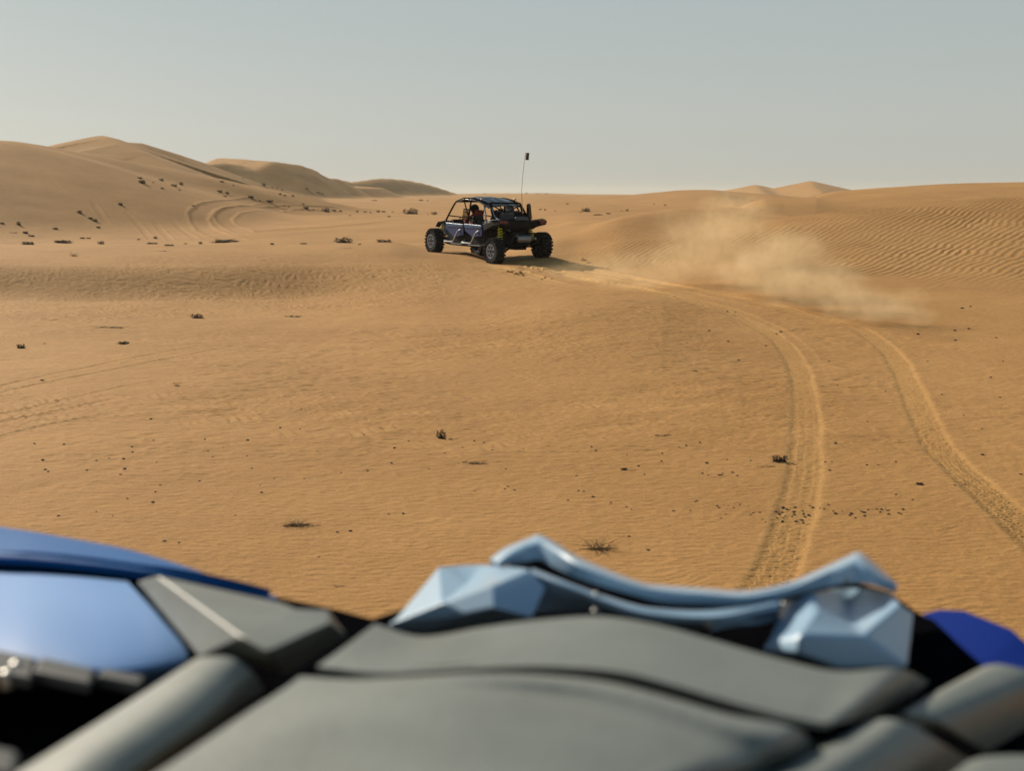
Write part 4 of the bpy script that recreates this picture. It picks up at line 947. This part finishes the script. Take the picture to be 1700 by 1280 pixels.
def clumps(items, name, lab, cat, grp, meshes=CL, hk=1.0):
    global k
    ORD = 'leftmost second third fourth fifth sixth seventh eighth ninth tenth eleventh twelfth thirteenth fourteenth'.split()
    items = sorted(items, key=lambda t: t[0])
    for q, it in enumerate(items):
        x, y, w_, h_ = it[:4]
        k += 1
        if lab and len(it) < 5:
            o_ = ORD[q] + (' from the left' if q else '')
            it = it + (('%s %s' % (o_, lab)) if q < len(items) - 1 else 'rightmost ' + lab,)
        put(meshes[k % len(meshes)], name, x, y + 1, w_ * .88, it[4] if len(it) > 4 else lab, cat, grp, hs=max(.45, min(1.15, h_ / w_ / .42)) * hk)
clumps([(47, 405, 24, 7, 'low dark scrub clump on the sand crest, farthest left of those on it'), (104, 402, 36, 9, 'wide dark scrub clump on the left part of the sand crest'), (168, 404, 12, 5), (253, 404, 24, 3), (281, 407, 18, 4), (308, 404, 7, 3), (333, 404, 9, 4),
        (375, 401, 46, 9, 'longest arched dark scrub clump on the sand crest, below the looping tracks'), (452, 405, 9, 4), (504, 404, 13, 4), (571, 402, 40, 9, 'broad dark scrub clump on the sand crest, left of the buggy'), (597, 405, 7, 3), (638, 401, 30, 7, 'dark scrub clump on the sand crest nearest the buggy')],
       'scrub_clump', 'of the dark scrub clumps along the sand crest', 'scrub', 'scrub along the near sand crest')
clumps([(31, 372, 10, 6), (42, 386, 11, 6), (52, 391, 11, 3), (92, 379, 9, 5), (137, 395, 9, 4), (147, 395, 8, 3), (163, 377, 8, 5), (150, 362, 11, 8), (158, 366, 8, 6), (132, 352, 9, 4), (230, 397, 7, 4), (258, 395, 8, 7), (3, 370, 8, 4), (200, 339, 10, 5)],
       'scrub_clump', 'of the small scrub clumps low on the left dune', 'scrub', 'scrub on the left dune face')
clumps([(232, 295, 9, 4), (236, 303, 15, 8, 'dark slanting scrub clump high on the left dune'), (254, 302, 4, 3), (268, 299, 9, 4), (269, 312, 7, 4), (289, 308, 12, 5), (301, 306, 10, 7), (298, 315, 6, 3), (321, 341, 6, 4), (365, 318, 10, 5), (373, 325, 8, 3), (377, 321, 9, 4)],
       'scrub_clump', 'of the small scrub clumps high on the left dune', 'scrub', 'scrub high on the left dune')
clumps([(416, 327, 12, 6), (431, 332, 5, 2), (446, 334, 18, 6), (472, 341, 5, 3), (479, 342, 5, 3), (508, 345, 11, 5), (520, 347, 5, 3), (541, 350, 15, 6), (554, 349, 12, 4), (565, 350, 7, 4), (503, 338, 6, 3), (473, 324, 6, 3), (486, 325, 6, 3), (465, 322, 6, 3)],
       'scrub_clump', 'of the scrub line trailing off the left dune', 'scrub', 'scrub line trailing from the left dune')
clumps([(593, 351, 6, 4), (606, 351, 7, 3), (615, 352, 5, 2), (628, 351, 7, 6), (637, 351, 8, 4), (652, 351, 5, 3), (682, 354, 28, 9, 'large dark scrub clump on the plain just left of the buggy front'), (711, 355, 4, 4), (721, 355, 11, 5), (699, 332, 8, 4), (710, 332, 4, 2), (622, 332, 10, 3), (581, 357, 5, 3), (646, 359, 6, 3)],
       'scrub_clump', 'of the scrub clumps on the plain left of the buggy', 'scrub', 'scrub on the plain left of the buggy')
clumps([(368, 301, 8, 4), (387, 307, 4, 3), (403, 295, 4, 3), (438, 307, 10, 4), (452, 310, 5, 3), (460, 312, 4, 2), (468, 314, 5, 3), (509, 313, 6, 3), (528, 319, 9, 3), (535, 321, 6, 2)],
       'scrub_clump', 'of the tiny scrub clumps under the far dunes', 'scrub', 'scrub under the far dunes')
clumps([(897, 347, 7, 3), (905, 348, 5, 3), (922, 349, 4, 2), (964, 351, 6, 2), (973, 350, 18, 6, 'dark scrub clump on the plain right of the buggy, widest there'), (993, 356, 18, 3), (1010, 354, 9, 3), (1032, 349, 4, 3), (1041, 349, 6, 4), (1086, 338, 4, 3), (1104, 340, 5, 3), (942, 338, 5, 3)],
       'scrub_clump', 'of the scrub clumps on the plain right of the buggy', 'scrub', 'scrub on the plain right of the buggy')
clumps([(804, 320.5, 7, 2), (874, 320.5, 5, 2), (893, 320.5, 6, 2), (907, 321, 5, 2)], 'scrub_clump', 'of the tiny bushes on the horizon behind the buggy', 'scrub', 'bushes on the horizon')
clumps([(272, 416, 26, 5, 'sparse low scrub just below the sand crest, left half'), (575, 411, 24, 4, 'sparse low scrub just below the crest left of the buggy'), (22, 385, 14, 4, 'sparse scrub low on the dune at the left edge'), (1388, 350, 6, 3, 'tiny scrub on the slope above the rippled dune')], 'sparse_scrub', None, 'scrub', None, SP)
singles = [
    (CL[1], 'dry_bush', 35, 578, 13, 1.5, 'small dark bush at the left edge, on the near sand'),
    (CL[0], 'dry_bush', 205, 571, 18, .9, 'low dark clump on the near sand, left of centre'),
    (CL[3], 'dry_bush', 328, 528, 24, .6, 'dark pointed clump on the pale sand below the rippled slope'),
    (SP[0], 'sparse_scrub', 488, 526, 30, 1.0, 'thin scatter of scrub on the pale sand right of the pointed clump'),
    (TW[0], 'twig', 180, 544, 36, 1.0, 'long thin twigs lying on the sand above the low dark clump'),
    (SP[1], 'sparse_scrub', 74, 571, 6, 2.0, 'tiny dry sprig near the small bush at the left edge'),
    (GR[1], 'grass_sprig', 122, 425, 12, 1.0, 'tiny grass sprig on the crest under the wide scrub clump'),
    (GR[1], 'grass_sprig', 293, 641, 9, 1.4, 'tiny upright grass sprig alone on the near sand'),
    (CL[2], 'dry_bush', 70, 632, 7, 1.2, 'small dark tuft on the faded old tracks at the left'),
    (CL[3], 'dry_bush', 733, 729, 20, 1.6, 'black jagged clump alone on the central sand'),
    (TW[1], 'twig', 752, 729, 18, 1.2, 'dry twig pointing right from the black jagged clump'),
    (TW[0], 'twig', 782, 769, 36, 1.2, 'scatter of dry twigs below the black jagged clump'),
    (CL[2], 'dry_bush', 1036, 780, 12, 1.3, 'small black clump on the sand left of the wheel tracks'),
    (TW[1], 'twig', 1050, 781, 14, 1.0, 'short dry twig beside the small black clump'),
    (TW[0], 'twig', 1004, 727, 12, 1.0, 'short pale twig on the central sand'),
    (TW[1], 'twig', 1098, 723, 28, 1.0, 'thin line of twigs between the jagged clump and the wheel track'),
    (CL[1], 'dry_bush', 1294, 766, 26, 1.2, 'black tangled bush beside the left wheel track'),
    (TW[0], 'twig', 1266, 775, 26, 1.0, 'dry twigs on the sand left of the black tangled bush'),
    (CL[0], 'dry_bush', 1527, 805, 12, 1.3, 'small black clump between the two wheel tracks'),
    (TW[1], 'twig', 1604, 804, 18, 1.2, 'dark twig lying in the right wheel track'),
    (GR[0], 'grass_tuft', 488, 873, 38, .8, 'dry wispy tuft on the near sand above the left rail'),
    (TW[0], 'twig', 512, 874, 26, 1.0, 'stalks trailing right from the dry wispy tuft'),
    (GR[1], 'grass_tuft', 990, 913, 58, .85, 'largest dry grass tuft, just above the brow of the vehicle nose'),
    (TW[1], 'twig', 562, 973, 22, 1.0, 'pale twig on the sand just in front of the bonnet'),
    (TW[0], 'twig', 1236, 688 + 0, 10, 1.0, 'tiny dry twig in open sand left of the wheel track bend'),
    (CL[2], 'dry_bush', 1154, 617, 9, .9, 'flat dark tuft in open sand below the mound'),
]
for me_, nm, px, py, w_, hs, lab in singles:
    put(me_, nm, px, py, w_, lab, {'dry_bush': 'bush', 'grass_tuft': 'grass tuft', 'grass_sprig': 'grass sprig', 'twig': 'twig', 'sparse_scrub': 'scrub'}[nm], None, hs=hs)
# clods thrown up beside the buggy's rear wheel
def stone_mesh(name, seed, mt, sq=.7):
    rg = random.Random(seed); bm = bmesh.new(); bmesh.ops.create_icosphere(bm, subdivisions=2, radius=.5)
    for v in bm.verts:
        n = v.co.normalized(); v.co *= 1 + .22 * math.sin(n.x * 5 + seed) * math.cos(n.y * 4 + seed * 2) + rg.uniform(-.09, .09); v.co.z *= sq
    me = bpy.data.meshes.new(name); bm.to_mesh(me); bm.free(); me.materials.append(mt)
    return me
CLOD = [stone_mesh('sand_clod', 3 + i, SAND, .65) for i in range(3)]
PB = [stone_mesh('pebble', 60 + i, M['pebble'], .7) for i in range(5)]
for i, (x, y, w_) in enumerate([(848, 452, 6), (856, 455, 9), (863, 453, 8), (868, 457, 5), (843, 450, 4), (968, 432, 10), (977, 436, 6), (899, 464, 4), (916, 463, 4), (905, 461, 5)]):
    put(CLOD[i % 3], 'sand_clod', x, y, w_, 'lump of sand churned up in the buggy\'s wheel marks', 'sand clod', 'sand clods behind the buggy', rot=i)
rg = random.Random(5)
band = [(1300, 843, 6), (1306, 846, 5), (1288, 850, 5), (1320, 843, 6), (1318, 850, 5), (1319, 855, 6), (1298, 851, 5), (1334, 853, 4), (1336, 859, 6), (1331, 864, 6), (1299, 866, 5), (1300, 860, 4), (1344, 840, 4), (1349, 843, 5), (1321, 866, 5), (1334, 869, 5), (1293, 853, 4), (1342, 855, 4), (1315, 858, 4),
        (1387, 853, 6), (1383, 849, 4), (1413, 853, 6), (1411, 856, 5), (1434, 851, 6), (1435, 857, 5), (1441, 847, 4), (1420, 860, 4), (1429, 849, 4), (1463, 846, 5), (1473, 848, 4), (1475, 854, 5), (1461, 850, 4), (1456, 846, 4), (1492, 852, 4), (1499, 846, 5), (1496, 854, 4), (1246, 855, 4), (1250, 852, 4), (1261, 851, 4), (1205, 854, 3), (1228, 838, 4), (1190, 840, 4), (1193, 843, 4), (1157, 832, 4), (1118, 849, 4), (1146, 848, 3), (1375, 838, 4), (1368, 845, 4), (1361, 844, 3)]
for _ in range(22):
    band.append((rg.gauss(1330, 95), rg.gauss(851, 6.5), rg.choice((2.2, 2.6, 3.2))))
k = 0
def pebbles(items, lab, grp):
    global k
    for x, y, w_ in items:
        k += 1; put(PB[k % 5], 'pebble', x, y, w_, lab, 'pebble', grp, rot=k * 1.7)
pebbles(band, 'small dark pebble in the band of pebbles crossing the wheel tracks', 'pebbles in the band across the tracks')
near_l = [(254, 834, 6), (187, 857, 3), (97, 857, 5), (36, 829, 0), (200, 788, 4), (205, 762, 5), (219, 742, 4), (181, 761, 3), (207, 779, 6), (144, 781, 4), (75, 780, 5), (80, 783, 4), (57, 737, 4), (71, 764, 5), (160, 765, 4), (434, 818, 5), (432, 806, 3), (418, 778, 4), (331, 799, 4), (266, 806, 4), (258, 817, 4), (211, 828, 4), (411, 731, 5), (410, 757, 3), (465, 710, 4), (498, 713, 3), (273, 695, 0), (250, 696, 5), (353, 759, 3), (340, 730, 4), (371, 744, 3), (345, 749, 3), (255, 731, 3), (220, 751, 4), (500, 680, 3), (655, 744, 5), (650, 769, 4), (669, 853, 5), (558, 880, 0), (582, 882, 6), (560, 884, 5), (273, 899, 6), (297, 901, 4), (529, 925, 4), (645, 854, 4), (505, 795, 3), (566, 785, 3), (610, 782, 4), (455, 795, 3), (604, 722, 3), (391, 856, 3), (160, 850, 3), (106, 738, 4), (260, 768, 3)]
pebbles([p for p in near_l if p[2]], 'small dark pebble scattered on the near sand left of centre', 'pebbles on the near left sand')
mid_ = [(678, 727 + 5, 3), (787, 732, 4), (803, 735, 4), (854, 814, 4), (869, 745, 3), (817, 747, 3), (843, 808, 4), (838, 812, 4), (982, 742, 4), (989, 748, 4), (957, 790, 4), (960, 815, 4), (969, 816, 4), (943, 831, 4), (984, 825, 5), (1014, 835, 4), (1060, 774, 5), (1099, 753, 4), (1098, 766, 4), (1070, 788, 4), (1118, 849, 5), (1044, 891, 5), (1076, 914, 6), (1040, 842, 4), (1048, 846, 3), (1041, 755, 3), (840, 779, 4), (768, 743, 3), (738, 752, 3), (712, 779, 3), (1139, 740, 4), (1166, 786, 4), (1173, 769, 6), (1176, 789, 3), (1193, 789, 4), (1207, 763, 3), (1197, 789, 5), (1216, 785, 5), (1200, 786, 3), (1246, 765, 4), (1162, 735, 4), (1127, 742, 3), (1154, 833, 3), (1224, 790, 4), (788, 846 - 30, 3)]
pebbles(mid_, 'small dark pebble scattered on the central sand left of the wheel tracks', 'pebbles on the central sand')
right_ = [(1226, 598, 4), (1209, 567, 4), (1177, 549, 4), (1296, 551, 5), (1271, 574, 4), (1207, 517, 3), (1221, 518, 3), (1524, 555, 5), (1585, 549, 5), (1608, 546, 5), (1586, 565, 4), (1645, 627, 4), (1597, 512, 5), (1611, 509, 4), (1654, 561, 4), (1472, 519, 4), (1289, 554, 3), (1387, 736, 5), (1377, 781, 5), (1381, 767, 3), (1370, 767, 4), (1439, 772, 4), (1458, 772, 3), (1487, 767, 4), (1487, 821, 4), (1515, 830, 4), (1631, 755, 5), (1694, 788, 5), (1585, 806, 4), (1630, 712, 3), (1563, 655, 3), (1440, 700, 3), (1390, 640, 3), (1470, 650, 3), (1665, 600, 3), (1540, 600, 3), (1376, 600, 3), (1660, 660, 4), (1600, 690, 3)]
pebbles(right_, 'small dark pebble scattered on the sand around the right wheel track', 'pebbles on the right sand')

# ------------------------------------------------------------------ dust thrown up on the bend of the tracks
blobs = [(1275, 450, 490, 1.05, 1.2, .80, 1.0), (1372, 474, 510, 1.35, 1.2, .60, .75), (1455, 503, 532, 1.2, 1.0, .45, .75), (1495, 522, 548, .8, .8, .25, .35), (1195, 415, 470, 1.7, 1.5, .95, .42),
         (1110, 440, 474, 1.9, 1.5, .60, .26), (1000, 446, 468, 1.5, 1.2, .50, .24), (1232, 362, 440, 1.4, 1.2, .85, .50), (1318, 422, 485, 1.2, 1.2, .80, .6), (1150, 375, 430, 1.6, 1.2, .55, .16), (950, 446, 460, .8, .8, .22, .18), (1060, 462, 482, 1.4, 1.0, .28, .3)]
blobs = [(b[0] - 12,) + b[1:] for b in blobs]
bc = [(at_dist(x, y, ground(x, yb).y - .2), (a, b, c), d) for x, y, yb, a, b, c, d in blobs]
bm = bmesh.new()
for c, (a, b_, d_), _ in bc:
    for i in range(8):
        for j in range(12):
            t, p = math.pi * (i + .5) / 8, 2 * math.pi * j / 12
            bm.verts.new(c + Vector((a * math.sin(t) * math.cos(p), b_ * math.sin(t) * math.sin(p), d_ * math.cos(t))))
r_ = bmesh.ops.convex_hull(bm, input=bm.verts)
bmesh.ops.delete(bm, geom=[v for v in bm.verts if not v.link_faces], context='VERTS')
dm = bpy.data.meshes.new('dust_cloud'); bm.to_mesh(dm); bm.free()
dust = bpy.data.objects.new('dust_cloud', dm); col.objects.link(dust)
tag(dust, 'pale plume of sand dust hanging over the bend of the wheel tracks', 'dust', kind='stuff')
m = bpy.data.materials.new('dust'); m.use_nodes = True; nt = m.node_tree; nt.nodes.clear(); L = nt.links.new
g = N(nt, 'ShaderNodeNewGeometry'); acc = None
def math_(op, a, b=None):
    n = nt.nodes.new('ShaderNodeMath'); n.operation = op
    for i, v in enumerate((a, b)):
        if v is None: continue
        if isinstance(v, (int, float)): n.inputs[i].default_value = v
        else: L(v, n.inputs[i])
    return n.outputs[0]
wn = N(nt, 'ShaderNodeTexNoise'); wn.inputs['Scale'].default_value = .9; wn.inputs['Detail'].default_value = 3; L(g.outputs['Position'], wn.inputs['Vector'])
wv = nt.nodes.new('ShaderNodeVectorMath'); wv.operation = 'MULTIPLY_ADD'; L(wn.outputs['Color'], wv.inputs[0]); wv.inputs[1].default_value = (1.5, 1.5, 1.0); L(g.outputs['Position'], wv.inputs[2])
for c, (a, b_, d_), dn in bc:
    s1 = nt.nodes.new('ShaderNodeVectorMath'); s1.operation = 'SUBTRACT'; L(wv.outputs[0], s1.inputs[0]); s1.inputs[1].default_value = c + Vector((.75, .75, .5))
    s2 = nt.nodes.new('ShaderNodeVectorMath'); s2.operation = 'DIVIDE'; L(s1.outputs[0], s2.inputs[0]); s2.inputs[1].default_value = (a, b_, d_)
    s3 = nt.nodes.new('ShaderNodeVectorMath'); s3.operation = 'LENGTH'; L(s2.outputs[0], s3.inputs[0])
    f = nt.nodes.new('ShaderNodeMapRange'); f.interpolation_type = 'SMOOTHSTEP'; f.inputs[1].default_value = 1.0; f.inputs[2].default_value = 0.15; f.inputs[3].default_value = 0; f.inputs[4].default_value = dn
    L(s3.outputs['Value'], f.inputs[0])
    acc = f.outputs[0] if acc is None else math_('ADD', acc, f.outputs[0])
n2 = N(nt, 'ShaderNodeTexNoise'); n2.inputs['Scale'].default_value = 3.4; n2.inputs['Detail'].default_value = 8; n2.inputs['Roughness'].default_value = .68; L(g.outputs['Position'], n2.inputs['Vector'])
r3 = nt.nodes.new('ShaderNodeMapRange'); r3.inputs[1].default_value = .42; r3.inputs[2].default_value = .64; r3.inputs[3].default_value = 0.25; r3.inputs[4].default_value = 1.45; L(n2.outputs['Fac'], r3.inputs[0])
den = math_('MULTIPLY', math_('MULTIPLY', acc, r3.outputs[0]), 1.6)
pv = nt.nodes.new('ShaderNodeVolumePrincipled'); pv.inputs['Color'].default_value = (.86, .67, .41, 1); pv.inputs['Anisotropy'].default_value = .25
L(den, pv.inputs['Density']); o_ = nt.nodes.new('ShaderNodeOutputMaterial'); L(pv.outputs[0], o_.inputs['Volume'])
dm.materials.append(m)

# ------------------------------------------------------------------ the air between here and the far dunes
zmin, zmax = float(Hh.min()) - 1.0, float(Hh[:, :].max()) + 1.5
hzb = MB(); hzb.box((0, 0, (zmin + zmax) / 2), (5400, 5400, zmax - zmin)); hm = bpy.data.meshes.new('haze'); hm.from_pydata(hzb.v, [], hzb.f)
haze = bpy.data.objects.new('haze', hm); col.objects.link(haze); tag(haze, kind='stuff')
m = bpy.data.materials.new('haze'); m.use_nodes = True; nt = m.node_tree; nt.nodes.clear()
pv = nt.nodes.new('ShaderNodeVolumePrincipled'); pv.inputs['Color'].default_value = (.86, .86, .76, 1); pv.inputs['Density'].default_value = 0.00022; pv.inputs['Anisotropy'].default_value = .2
o_ = nt.nodes.new('ShaderNodeOutputMaterial'); nt.links.new(pv.outputs[0], o_.inputs['Volume']); hm.materials.append(m)
